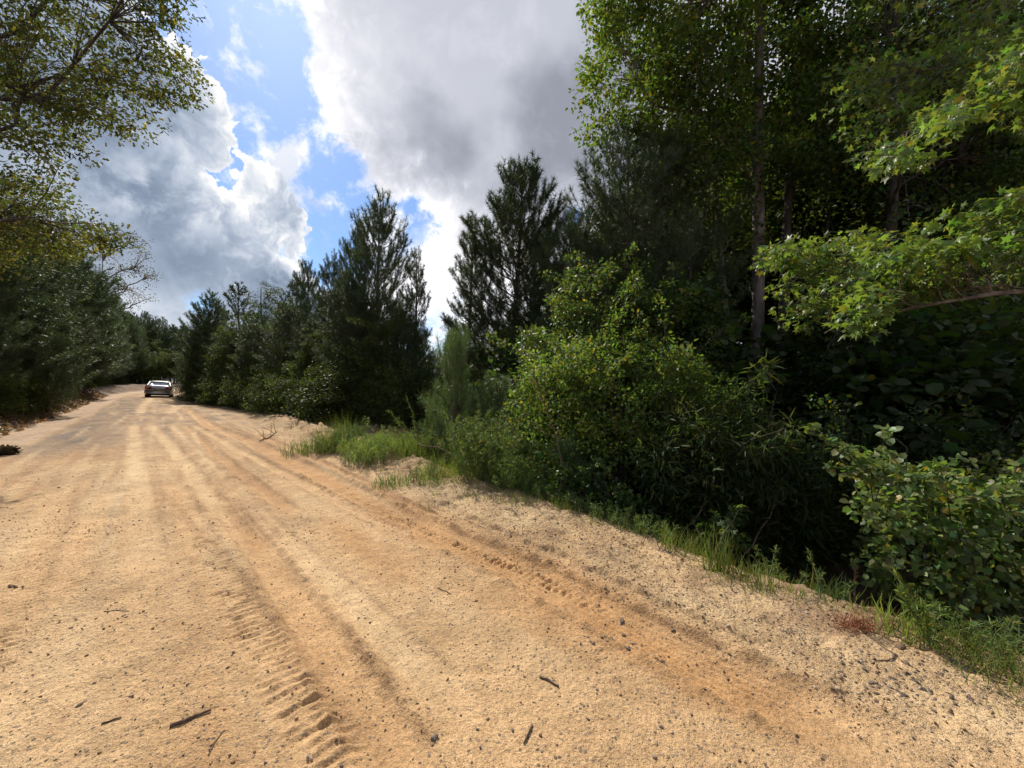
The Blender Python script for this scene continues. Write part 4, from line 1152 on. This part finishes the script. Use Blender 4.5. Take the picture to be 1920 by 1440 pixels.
def tuft(px, py, n, h, sp, label, base=(.19, .24, .06), wid=.007, seed=0, name='grass_tuft', lean=.3, cat='grass tuft', heads=0):
    rng = np.random.default_rng(600 + seed); X, Y = gp(px, py); g = Geo()
    blades(g, X, Y, n, h, sp, base, rng, wid, lean)
    z = gz(X, Y)
    me_V = [v - np.array([X, Y, z]) for v in g.V]; g.V = me_V
    o = link(name, g.mesh(name), M_GRASS, loc=(X, Y, z))
    return tag(o, label, cat, 'grass tufts on the verge' if cat == 'grass tuft' else None)
tuft(628, 848, 420, .75, .45, 'tall light green grass tuft, leftmost on the verge', seed=1)
tuft(575, 850, 300, .42, .5, 'low dark green weed patch at the left end of the verge', seed=2, base=(.08, .13, .035), name='weed_patch', cat='weeds')
tuft(768, 868, 300, .55, .35, 'upright yellow-green grass tuft just left of the long bare fronds', seed=4)
tuft(735, 912, 220, .22, .30, 'short bright green tuft nearest the road edge', seed=5, base=(.12, .2, .04))
tuft(835, 905, 420, .36, .5, 'soft green grass clump under the pale young pine', seed=6, lean=.5)
tuft(1280, 1040, 150, .22, .2, 'green grass clump at the shaded corner of the ditch', seed=9)
tuft(1350, 1085, 90, .36, .11, 'tall thin grass tuft at the lip of the ditch', seed=10, base=(.14, .19, .05), lean=.2)
tuft(1415, 1112, 80, .2, .2, 'short grass tuft right of the tall thin one at the ditch lip', seed=11)
tuft(1560, 1130, 60, .2, .14, 'sparse dark grass tuft by the red stake', seed=12, base=(.08, .12, .04))
tuft(1700, 1205, 110, .22, .14, 'grass tuft beneath the climbing bush', seed=13)
tuft(1890, 1290, 200, .2, .26, 'yellow-green grass patch in the bottom right corner of the verge', seed=14, lean=.6, wid=.004)
tuft(1820, 1240, 160, .16, .2, 'small weeds at the foot of the climbing bush', seed=15, lean=.6, wid=.005)
def weed(px, py, ns, h, sp, label, base, seed, leaf=.035, per=60, lean=.25):
    rng = np.random.default_rng(650 + seed); X, Y = gp(px, py); z = gz(X, Y); g, gs = Geo(), Geo()
    for k in range(ns):
        a = rng.uniform(0, 6.28); r_ = sp * rng.random() ** .6; x0, y0 = r_ * math.cos(a), r_ * math.sin(a)
        z0 = gz(X + x0, Y + y0) - z; hh = h * rng.uniform(.5, 1.1)
        p = bez([x0, y0, z0], [x0 + rng.normal() * lean * hh, y0 + rng.normal() * lean * hh, z0 + hh], .02, 6, .03, rng)
        tube(gs, p, np.linspace(.004, .0015, 6), 4, cap=False)
        n = int(per * hh / h); f = rng.uniform(.1, 1, n) ** .8
        q = np.stack([np.interp(f, np.linspace(0, 1, 6), p[:, c]) for c in range(3)], 1)
        d = rng.normal(size=(n, 3)) * [1, 1, .3] + [0, 0, .7]; w_ = (1 - f)[:, None] * .16 * hh
        q = q + norm(d * [1, 1, .6]) * w_ * rng.random((n, 1))
        leafs(g, 'lance', q, d, rnd_dir(n, .6, rng), leaf * rng.uniform(.6, 1.5, n), leaf_cols(n, base, .22, .03, rng))
    e = empty('feathery_weed', (X, Y, z)); link('stems', gs.mesh('stems', True), M_GSTEM, e); link('foliage', g.mesh('foliage'), M_GRASS, e)
    return tag(e, label, 'weeds')
M_GSTEM = plain('green_stem', (.12, .17, .05), .6)
weed(925, 905, 130, .95, .62, 'dense feathery dark green weeds between the fallen branch and the vine bush', (.13, .18, .05), 7, .06, 120)
weed(880, 868, 90, 1.05, .5, 'feathery weed stand behind the fallen brown branch', (.13, .18, .055), 8, .06, 110)
weed(700, 868, 240, .42, .62, 'bright feathery weed patch in the middle of the verge', (.2, .27, .07), 3, .04, 60)
weed(640, 850, 90, .45, .5, 'leafy dark green weeds at the foot of the tall leftmost grass tuft', (.13, .19, .055), 4, .05, 60)
weed(960, 925, 70, .5, .4, 'low leafy weeds in front of the vine bush near the little seedling', (.13, .19, .05), 5, .05, 60)
weed(820, 862, 60, .6, .4, 'weeds growing around the foot of the pale young pine', (.14, .19, .055), 6, .055, 70)
for k, (px, py, lab) in enumerate([(800, 905, 'small leafy weed under the left side of the pale young pine'), (1010, 935, 'small leafy weed below the dark little sapling'), (1075, 955, 'small leafy weed at the foot of the yellow-green seedling'), (1140, 975, 'small leafy weed in front of the bramble patch'), (1200, 1000, 'small leafy weed where the bramble meets the sand'), (1240, 1020, 'small leafy weed at the dark corner of the ditch'), (1500, 1085, 'small leafy weed beside the pale rock slab'), (1830, 1225, 'small leafy weed under the right side of the climbing bush')]):
    weed(px, py, 28, .22, .3, lab, (.11, .155, .045), 20 + k, .035, 34, .4)
# long-stalked fronds (dog fennel) and a reed-like stalk
def fronds(px, py, tips, label, base, seed, name='frond_plant', wl=.05, Y=None, cat='weeds', r0=.006):
    rng = np.random.default_rng(700 + seed); X, Yg = gp(px, py); z = gz(X, Yg); o = np.array([X, Yg, z]); e = empty(name, tuple(o))
    gs, gl = Geo(), Geo()
    for tx_, ty_, dY in tips:
        tip = wp(tx_, ty_, Yg + dY) - o
        p = bez([0, 0, 0], tip, .08, 9, .01, rng); tube(gs, p, np.linspace(r0, r0 * .3, 9), 5, (.5, .6, .3))
        n = 90; f = rng.uniform(.15, 1, n); q = np.stack([np.interp(f, np.linspace(0, 1, 9), p[:, c]) for c in range(3)], 1)
        ax = norm(tip)[None] * .9 + rng.normal(size=(n, 3)) * .5
        leafs(gl, 'lance', q, ax, rnd_dir(n, .5, rng), wl * rng.uniform(.6, 1.4, n), leaf_cols(n, base, .2, .03, rng))
    link('stem', gs.mesh('stem', True), M_GSTEM, e); link('leaves', gl.mesh('leaves'), M_GRASS, e)
    return tag(e, label, cat)
fronds(790, 862, [(725, 770, .3), (745, 785, 0), (762, 740, .2), (730, 800, -.1), (775, 790, .3), (800, 770, .4), (750, 815, .1)], 'plant with long thin fronds fanning out above the verge grass', (.13, .18, .05), 1, wl=.07)
fronds(1752, 1238, [(1680, 1070, .15), (1690, 1110, .1), (1765, 1150, .1), (1735, 1140, 0)], 'tall bent green stalk growing from the sand below the climbing bush', (.14, .19, .05), 2, wl=.05, r0=.004)
fronds(1662, 910, [(1640, 860, .05), (1655, 880, 0)], 'broad-leaved seedling tip standing above the climbing bush', (.09, .13, .04), 3, wl=.09)

# ------------------------------------------------------------------ stones, gravel, sticks, litter
def ico():
    ph = (1 + 5 ** .5) / 2
    V = np.array([(-1, ph, 0), (1, ph, 0), (-1, -ph, 0), (1, -ph, 0), (0, -1, ph), (0, 1, ph), (0, -1, -ph), (0, 1, -ph), (ph, 0, -1), (ph, 0, 1), (-ph, 0, -1), (-ph, 0, 1)], float)
    T = np.array([(0, 11, 5), (0, 5, 1), (0, 1, 7), (0, 7, 10), (0, 10, 11), (1, 5, 9), (5, 11, 4), (11, 10, 2), (10, 7, 6), (7, 1, 8), (3, 9, 4), (3, 4, 2), (3, 2, 6), (3, 6, 8), (3, 8, 9), (4, 9, 5), (2, 4, 11), (6, 2, 10), (8, 6, 7), (9, 8, 1)])
    return norm(V), T
ICO_V, ICO_T = ico()
def gravel():
    rng = np.random.default_rng(61); n = 13500
    px = rng.uniform(-150, 2050, n * 4); py = 712 + 728 / (1 - rng.random(n * 4) * .86) * .16 * rng.uniform(.6, 2.4, n * 4)
    Y = F * CAM_Z / (py - 712); X = (px - 960) / F * Y
    s, t = st(X, Y)
    dens = .10 + 1.5 * ss(s, 2.2, 2.8) * (1 - ss(s, 3.6, 4.2)) * (.25 + ss(fbm(X, Y, 1.3, 3, 131), -.25, .2)) + .5 * ss(fbm(X, Y, .9, 3, 133), .0, .3)
    ok = (rng.random(n * 4) < dens) & (s > -3.4) & (s < 4.0) & (Y < 14) & (Y > .8)
    X, Y = X[ok][:n], Y[ok][:n]; n = len(X)
    sz = (.0018 + .0050 * rng.random(n) ** 3.5) * (1 + .12 * np.minimum(Y, 6)); z = terrain(X, Y, False)
    V = ICO_V[None] * (1 + .4 * rng.normal(size=(n, 12, 1))).clip(.45, 1.7) * (sz[:, None] * rng.uniform(.6, 1.3, (n, 3)))[:, None]
    a = rng.uniform(0, 6.28, n); ca, sa = np.cos(a)[:, None], np.sin(a)[:, None]
    V = np.stack([V[..., 0] * ca - V[..., 1] * sa, V[..., 0] * sa + V[..., 1] * ca, V[..., 2] * .75], -1)
    V += np.stack([X, Y, z + sz * .3], 1)[:, None]
    T = (np.arange(n)[:, None, None] * 12 + ICO_T[None]).reshape(-1, 3)
    k = rng.random((n, 1)); C = np.where(k < .35, np.array([[.26, .2, .15]]), np.where(k < .85, np.array([[.40, .26, .14]]), np.array([[.5, .42, .33]]))) * rng.uniform(.6, 1.3, (n, 1))
    g = Geo(); g.add(V.reshape(-1, 3), T, None, np.repeat(C, 12, 0))
    tag(link('gravel', g.mesh('gravel'), M_STONE), 'small loose gravel scattered over the sand', kind='stuff')
gravel()
def stones():
    rng = np.random.default_rng(62); ms = []
    for k in range(6):
        g = Geo()
        V, T = ICO_V, ICO_T   # one subdivision for a facetted lump
        e_ = {}; V2 = list(V); T2 = []
        def mid(a, b):
            q = (min(a, b), max(a, b))
            if q not in e_: e_[q] = len(V2); V2.append(norm((V2[a] + V2[b]) / 2))
            return e_[q]
        for a, b, c in T:
            x, y, z = mid(a, b), mid(b, c), mid(c, a); T2 += [(a, x, z), (b, y, x), (c, z, y), (x, y, z)]
        V2 = np.array(V2) * (1 + .24 * rng.normal(size=(len(V2), 1))).clip(.6, 1.5) * rng.uniform(.65, 1.2, 3)
        g.add(V2, T2[:], None, [(.24, .19, .15), (.17, .14, .115), (.30, .21, .14), (.25, .21, .18), (.36, .25, .16), (.46, .36, .26)][k])
        me = g.mesh('stone'); me.materials.append(M_STONE); ms.append(me)
    def put(px, py, size, label, group, k=None):
        X, Y = gp(px, py); o = bpy.data.objects.new('stone', ms[int(rng.integers(6)) if k is None else k]); COL.objects.link(o)
        o.location = (X, Y, gz(X, Y) - size * .05); o.scale = (size, size * rng.uniform(.75, 1.1), size * rng.uniform(.5, .8)); o.rotation_euler = (rng.uniform(-.3, .3), rng.uniform(-.3, .3), rng.uniform(0, 6.28))
        return tag(o, label, 'stone', group)
    gA, gB = 'loose stones on the sandy shoulder', 'loose stones on the road surface'
    put(1168, 1162, .022, 'largest grey stone below the crusted ridge on the shoulder', gA, 0)
    put(1265, 1185, .018, 'dark stone at the right end of the crusted ridge', gA, 1)
    put(1060, 1160, .016, 'grey stone in the orange wheel track', gB, 3)
    put(814, 1404, .016, 'grey stone near the bottom edge between the two fallen twigs', gB, 3)
    put(140, 1338, .013, 'dark pebble in the lower left part of the road', gB, 1)
    put(1640, 1298, .020, 'grey lump in the sand right of the stalk shadow', gA, 0)
    put(1695, 1228, .028, 'brown round clod in the sand just below the rut', gA, 2)
    for k in range(110):
        if k % 6 == 0: cpx = rng.uniform(1080, 1900); cpy = rng.normal(1160 + (cpx - 1050) / 865 * 190, 34)
        px = rng.normal(cpx, 26); py = rng.normal(cpy, 13)
        s_, _t = pst(px, py)
        if s_ < 3.45: put(px, py, rng.uniform(.006, .015), 'small angular grey stone lying in the gravelly sand of the shoulder', gA)
    for k in range(34):
        put(rng.uniform(640, 1500), rng.uniform(1060, 1435), rng.uniform(.004, .008), 'small dark stone lying loose on the sandy road', gB)
    g = Geo(); Vr = ICO_V * (1 + .1 * rng.normal(size=(12, 1))); g.add(Vr * [1, .8, .8], ICO_T, None, (.06, .05, .045)); boulder = g.mesh('rock', True); boulder.materials.append(M_STONE)
    # pale slab at the lip of the ditch
    X, Y = gp(1495, 1122); o = bpy.data.objects.new('rock_slab', ms[4]); COL.objects.link(o); o.location = (X, Y, gz(X, Y) + .005); o.scale = (.13, .07, .035); o.rotation_euler = (.1, 0, -.6)
    tag(o, 'pale flat rock slab at the lip of the ditch', 'rock')
stones()

def stick(pts, r0, label, name='stick', fork=0, mat=None, seed=0, cat='stick'):
    rng = np.random.default_rng(800 + seed)
    P3 = []
    for q in pts:
        if len(q) == 3: P3.append(wp(*q))
        else:
            X, Y = gp(*q); P3.append(np.array([X, Y, gz(X, Y) + r0 * .9]))
    P3 = np.array(P3); o = P3[0].copy(); g = Geo()
    n = max(7, len(P3) * 3); src = np.linspace(0, 1, len(P3)); tt = np.linspace(0, 1, n)
    p = np.stack([np.interp(tt, src, P3[:, c]) for c in range(3)], 1); Ltot = np.linalg.norm(p[-1] - p[0])
    p[1:-1] += rng.normal(size=(n - 2, 3)) * Ltot * .008
    if len(pts[0]) == 2: p[:, 2] = terrain(p[:, 0], p[:, 1], False) + r0 * .8
    p -= o; tube(g, p, np.linspace(r0, r0 * .55, n), 7, rough=.12)
    for k in range(fork):
        i = int(rng.integers(1, n - 1)); d = rnd_dir(1, .3, rng)[0] * Ltot * .18; d[2] = abs(d[2])
        tube(g, bez(p[i], p[i] + d, .03, 4, .04, rng), np.linspace(r0 * .5, r0 * .2, 4), 4)
    return tag(link(name, g.mesh(name, True), mat or M_DEAD, loc=tuple(o)), label, cat)
stick([(312, 1380), (350, 1365), (391, 1349)], .009, 'flat split stick lying across the road near the bottom left', seed=1)
stick([(1013, 1286), (1030, 1294), (1048, 1307)], .007, 'short straight dark twig in the middle of the sandy road', seed=2)
stick([(998, 1380), (992, 1398), (982, 1416)], .006, 'short curved dark twig near the bottom edge of the road', seed=3)
stick([(385, 1435), (397, 1410), (415, 1388)], .003, 'thin wiry twig right below the flat split stick', seed=4)
stick([(12, 1103), (28, 1107), (40, 1108)], .008, 'stubby brown twig at the left edge of the picture', seed=5, fork=1)
stick([(183, 1376), (205, 1368), (221, 1364)], .004, 'thin dark twig left of the flat split stick', seed=6)
stick([(190, 1158), (215, 1155), (237, 1157)], .003, 'thin straight grass stalk on the left part of the road', seed=7)
stick([(820, 1112), (835, 1118), (845, 1124)], .004, 'tiny twig beside the orange wheel track', seed=8)
stick([(1640, 1262), (1690, 1250), (1620, 1200), (1760, 1232)], .004, 'thin dark strand lying in the rut under the climbing bush', name='root', seed=9)  # thin dark strand zigzagging over the sand
stick([(950, 925, 5.9), (900, 880, 6.4), (840, 848, 6.9), (785, 832, 7.3)], .016, 'long reddish-brown fallen branch leaning through the verge weeds', name='fallen_branch', fork=7, seed=10, cat='branch')
stick([(487, 830), (505, 822), (520, 810)], .018, 'dead forked branch lying on the lumpy berm', name='fallen_branch', fork=6, seed=11, cat='branch')
for k, (a, b) in enumerate([((1330, 900, 5.0), (1300, 985, 4.9)), ((1600, 780, 6.6), (1690, 940, 6.2)), ((1820, 640, 6.9), (1760, 860, 6.4)), ((1470, 900, 4.9), (1400, 1040, 4.6)), ((1000, 700, 5.7), (1060, 900, 5.5)), ((1290, 640, 6.4), (1240, 860, 5.7))]):
    stick([b, ((a[0] + b[0]) / 2 + 8, (a[1] + b[1]) / 2, (a[2] + b[2]) / 2), a], .012, ['thin bare stem leaning out of the dark corner of the ditch', 'thin bare stem under the vine-draped tree', 'tall bare stem in the deep shade behind the climbing bush', 'bare stem poking out of the bamboo thicket', 'bare stem at the left side of the sunlit vine bush', 'bare stem rising through the middle of the sunlit vine bush'][k], name='dead_branch', fork=4, seed=30 + k, cat='branch')
M_RED = plain('red_stake_paint', (.32, .09, .06), .7)
# survey stake: painted top on a wooden shaft
def stake():
    Y = 3.75; X = (1606 - 960) / F * Y; z = gz(X, Y); e = empty('survey_stake', (X, Y, z)); top = CAM_Z + (712 - 1053) / F * Y - z
    for nm, z0, z1, mt in (('shaft', -.05, top - .2, M_DEAD), ('painted_top', top - .2, top, M_RED)):
        g = Geo(); tube(g, [(0, 0, z0), (.003, 0, (z0 + z1) / 2), (0, 0, z1)], .011, 4, (.8, .8, .8)); link(nm, g.mesh(nm), mt, e)
    tag(e, 'thin stake with a faded red top standing in the dark ditch', 'stake')
stake()
# reddish dead needle tuft
def dead_tuft():
    rng = np.random.default_rng(71); X, Y = gp(1608, 1196); z = gz(X, Y); g = Geo(); n = 260
    p = np.stack([rng.normal(size=n) * .075, rng.normal(size=n) * .04, np.abs(rng.normal(size=n)) * .02], 1)
    leafs(g, 'needle', p, norm(rng.normal(size=(n, 3)) + [.2, 0, .5]), rnd_dir(n, 0, rng), .09, leaf_cols(n, (.22, .075, .05), .25, 0, rng), .004)
    tag(link('dead_needle_tuft', g.mesh('dead_needle_tuft'), M_GRASS, loc=(X, Y, z)), 'reddish-brown tuft of dead needles on the sand beside the ditch', 'dead twig')
dead_tuft()
def debris():
    rng = np.random.default_rng(75); X, Y = gp(2, 856); z = gz(X, Y); g = Geo()
    c = rng.normal(size=(14, 3)) * [.14, .1, .0] + [0, 0, .05]
    cluster_leaves(g, c, 60, .11, .09, 'oak', (.06, .045, .03), .3, 0, rng=rng)
    for k in range(9): tube(g, bez(rng.normal(size=3) * [.15, .1, 0] + [0, 0, .03], rng.normal(size=3) * [.3, .2, .04] + [0, 0, .12], .05, 5, .05, rng), np.linspace(.008, .003, 5), 4, (.06, .045, .03))
    tag(link('leaf_pile', g.mesh('leaf_pile'), M_GRASS, loc=(X, Y, z)), 'small dark heap of dead leaves and twigs on the left road edge', 'leaf pile')
debris()
def litter():
    rng = np.random.default_rng(72); g = Geo(); n = 9000
    t = 8 + 40 * rng.random(n) ** 1.5; s = -3.3 - rng.random(n) * 2.0
    x = t * DX + s * NX; y = t * DY + s * NY; z = terrain(x, y, False) + .02
    leafs(g, 'oval', np.stack([x, y, z], 1), rnd_dir(n, .1, rng), rnd_dir(n, 1.5, rng), .12 * rng.uniform(.5, 1.3, n), leaf_cols(n, (.17, .095, .05), .35, 0, rng))
    n = 5000; px = rng.uniform(350, 1900, n); Y = np.interp(px, *FR) - rng.uniform(-.6, .9, n); x = (px - 960) / F * Y
    z = terrain(x, Y, False) + .01
    leafs(g, 'oval', np.stack([x, Y, z], 1), rnd_dir(n, .1, rng), rnd_dir(n, 1.5, rng), .09 * rng.uniform(.4, 1.1, n), leaf_cols(n, (.16, .09, .05), .35, 0, rng))
    tag(link('leaf_litter', g.mesh('leaf_litter'), M_GRASS), 'brown leaf litter along the foot of the woods', kind='stuff')
litter()

# ------------------------------------------------------------------ the car
def car():
    M_PAINT = plain('silver_paint', (.50, .47, .46), .35, .45, .5)
    M_GLASS = plain('tinted_glass', (.03, .04, .045), .04, 0, 1.0, spec=1.0)
    M_TYRE = plain('black_rubber', (.02, .02, .02), .85)
    M_RIM = plain('wheel_alloy', (.4, .4, .4), .35, .8)
    M_LAMP = plain('red_tail_lamp', (.55, .03, .02), .3, 0, .8)
    M_AMB = plain('orange_tail_lamp', (.85, .16, .06), .35, 0, .8)
    M_TRIM = plain('black_trim', (.015, .015, .016), .55)
    M_PLATE = plain('plate_white', (.5, .55, .5), .5)
    e = empty('car', (0, 0, 0))
    # loft helper: stations along y (rear -2.4 to front 2.4); each a half section (x,z) from the sill up to the centre line
    def loft(name, stations, mat, parent, closed=True, sm=True):
        g = Geo(); n = len(stations[0][1]); rows = []
        for y, sec in stations:
            r_ = [(x, y, z) for x, z in sec] + [(-x, y, z) for x, z in sec[::-1][1:]]
            rows.append(r_)
        V = np.array(rows).reshape(-1, 3); m = len(rows[0]); Q = []
        for i in range(len(rows) - 1):
            for j in range(m - 1): Q.append((i * m + j, i * m + j + 1, (i + 1) * m + j + 1, (i + 1) * m + j))
        T = []
        if closed:
            for i, fl in ((0, 0), (len(rows) - 1, 1)):
                c = len(V) ; V = np.concatenate([V, V[i * m:(i + 1) * m].mean(0)[None]])
                for j in range(m - 1): T.append((i * m + j, i * m + j + 1, c))
                T.append((i * m + m - 1, i * m, c))
        g.add(V, T if T else None, Q); o = link(name, g.mesh(name, sm), mat, parent)
        return o
    def sec(w_, zb, zs, zt, top=0.86):  # width, bottom, shoulder, deck height
        return [(w_ * .90, zb), (w_ * .985, zb + .12), (w_, zb + .30), (w_ * .985, zs - .06), (w_ * .94, zs + .01), (w_ * top, zt), (w_ * .5, zt + .02), (0, zt + .025)]
    body = loft('body', [(-2.42, sec(.80, .38, .74, .78)), (-2.40, sec(.86, .30, .86, .97)), (-2.28, sec(.90, .22, .93, 1.06)), (-1.9, sec(.915, .20, .94, 1.05)), (-1.2, sec(.92, .19, .93, 1.0)), (0, sec(.92, .19, .92, .96)),
                         (1.0, sec(.92, .19, .90, .95)), (1.5, sec(.91, .2, .84, .88)), (2.1, sec(.87, .22, .74, .78)), (2.38, sec(.74, .28, .62, .66))], M_PAINT, e)
    gh = lambda w0, w1, z0, z1: [(w0, z0), (w0 * .985, z0 + .05), (w1 + .03, z1 - .06), (w1 - .06, z1), (w1 * .5, z1 + .015), (0, z1 + .02)]
    loft('windows', [(-1.85, gh(.76, .70, .98, 1.06)), (-1.15, gh(.80, .62, .95, 1.40)), (-.3, gh(.81, .63, .94, 1.43)), (.45, gh(.81, .61, .93, 1.40)), (1.25, gh(.78, .70, .9, .97))], M_GLASS, e)
    # roof skin
    rs = lambda w1, z1: [(w1 + .045, z1 - .085), (w1 + .0, z1 - .01), (w1 - .07, z1 + .022), (w1 * .5, z1 + .037), (0, z1 + .042)]
    loft('roof', [(-1.22, rs(.60, 1.375)), (-1.1, rs(.62, 1.405)), (-.3, rs(.63, 1.432)), (.45, rs(.61, 1.402)), (.52, rs(.60, 1.37))], M_PAINT, e, closed=False)
    for sg in (-1, 1):
        g = Geo(); tube(g, [(sg * .775, -1.95, 1.045), (sg * .70, -1.55, 1.24), (sg * .655, -1.15, 1.39)], .045, 6); link('rear_pillar', g.mesh('rear_pillar', True), M_PAINT, e)
        g = Geo(); tube(g, [(sg * .80, 1.3, .94), (sg * .73, .9, 1.18), (sg * .645, .47, 1.385)], .035, 6); link('front_pillar', g.mesh('front_pillar', True), M_PAINT, e)
        # mirrors
        g = Geo(); g.add(ICO_V * [.11, .05, .075] + [sg * 1.0, .75, 1.02], ICO_T); tube(g, [(sg * .86, .75, .96), (sg * .98, .75, 1.0)], .025, 5); link('wing_mirror', g.mesh('wing_mirror', True), M_TRIM, e)
        # tail lamp: wraps the corner, wide outside, tapering inwards
        pts = [(.905, -2.24, .98), (.905, -2.24, .74), (.87, -2.405, .70), (.42, -2.44, .84), (.42, -2.43, .90), (.865, -2.36, .985)]
        g = Geo(); V = [(sg * x, y - .006, z) for x, y, z in pts]; V += [(sg * x * .96, y + .1, z) for x, y, z in pts]
        T = [(0, 1, 2), (0, 2, 5), (5, 2, 3), (5, 3, 4)]; Q = [(i, (i + 1) % 6, 6 + (i + 1) % 6, 6 + i) for i in range(6)]
        g.add(V, T, Q); lamp = link('tail_lamp', g.mesh('tail_lamp'), M_LAMP, e)
        g = Geo(); g.add([(sg * .86, -2.425, .80), (sg * .66, -2.45, .83), (sg * .66, -2.452, .88), (sg * .86, -2.42, .88), (sg * .86, -2.39, .80), (sg * .66, -2.40, .83), (sg * .66, -2.40, .88), (sg * .86, -2.39, .88)], None,
                         [(0, 1, 2, 3), (4, 5, 6, 7), (0, 1, 5, 4), (1, 2, 6, 5), (2, 3, 7, 6), (3, 0, 4, 7)]); link('reversing_lens', g.mesh('reversing_lens'), M_AMB, lamp)
    # bumper, lower trim, plate, rear window
    def boxm(name, cx, cy_, cz, sx, sy, sz, mat, par):
        g = Geo(); V = np.array([(x, y, z) for x in (-1, 1) for y in (-1, 1) for z in (-1, 1)]) * [sx / 2, sy / 2, sz / 2] + [cx, cy_, cz]
        g.add(V, None, [(0, 1, 3, 2), (4, 6, 7, 5), (0, 4, 5, 1), (2, 3, 7, 6), (0, 2, 6, 4), (1, 5, 7, 3)]); return link(name, g.mesh(name), mat, par)
    loft('rear_bumper', [(-2.50, [(.70, .36), (.80, .46), (.80, .60), (.70, .64), (0, .66)]), (-2.44, [(.84, .30), (.89, .40), (.89, .62), (.8, .67), (0, .69)]), (-2.2, [(.90, .28), (.935, .40), (.935, .62), (.86, .66), (0, .67)])], M_PAINT, e)
    boxm('lower_trim', 0, -2.38, .27, 1.5, .18, .14, M_TRIM, e)
    pl = boxm('number_plate', 0, -2.455, .80, .32, .02, .15, M_PLATE, e)
    g = Geo(); g.add([(-.66, -1.96, 1.075), (.66, -1.96, 1.075), (.585, -1.27, 1.37), (-.585, -1.27, 1.37), (-.60, -1.9, 1.06), (.60, -1.9, 1.06), (.56, -1.25, 1.33), (-.56, -1.25, 1.33)], None, [(0, 1, 2, 3), (4, 5, 6, 7), (0, 1, 5, 4), (1, 2, 6, 5), (2, 3, 7, 6), (3, 0, 4, 7)])
    link('rear_window', g.mesh('rear_window'), M_GLASS, e)
    for x in (-.80, .80):
        for y in (-1.45, 1.4):
            g = Geo(); pr = [(.0, .30), (.03, .325), (.18, .325), (.21, .30), (.21, .21), (.0, .21)]
            V = []; n = 20; sg = 1 if x > 0 else -1
            for q in range(n):
                a = q * 6.2832 / n
                for d, r_ in pr: V.append((x + sg * (d - .1), y + r_ * math.cos(a), .325 + r_ * math.sin(a)))
            m = len(pr); Q = [(q * m + j, q * m + (j + 1) % m, ((q + 1) % n) * m + (j + 1) % m, ((q + 1) % n) * m + j) for q in range(n) for j in range(m)]
            g.add(V, None, Q); wh = link('wheel', g.mesh('wheel', True), M_TYRE, e)
            g = Geo(); tube(g, [(x - sg * .02, y, .325), (x + sg * .09, y, .325)], .215, 16); link('rim', g.mesh('rim', True), M_RIM, wh)
    t_, s_ = 49.0, -.05; X, Y = t_ * DX + s_ * NX, t_ * DY + s_ * NY
    e.location = (X, Y, gz(X, Y)); fw = Vector((DX, DY, 0)).normalized()
    yaw = math.atan2(fw.y, fw.x) - math.pi / 2 - rad(3); e.rotation_euler = (0, rad(3.6), yaw)
    tag(e, 'silver sedan seen from behind, stopped far down the dirt road', 'car')
car()

# prototypes that were never placed are removed, helper props dropped
for o in [o for o in bpy.data.objects if o.parent is None and '_used' in o]:
    if o.location.z < -400:
        for ch in list(o.children): bpy.data.objects.remove(ch)
        bpy.data.objects.remove(o)
    else:
        del o['_used']; del o['_h']
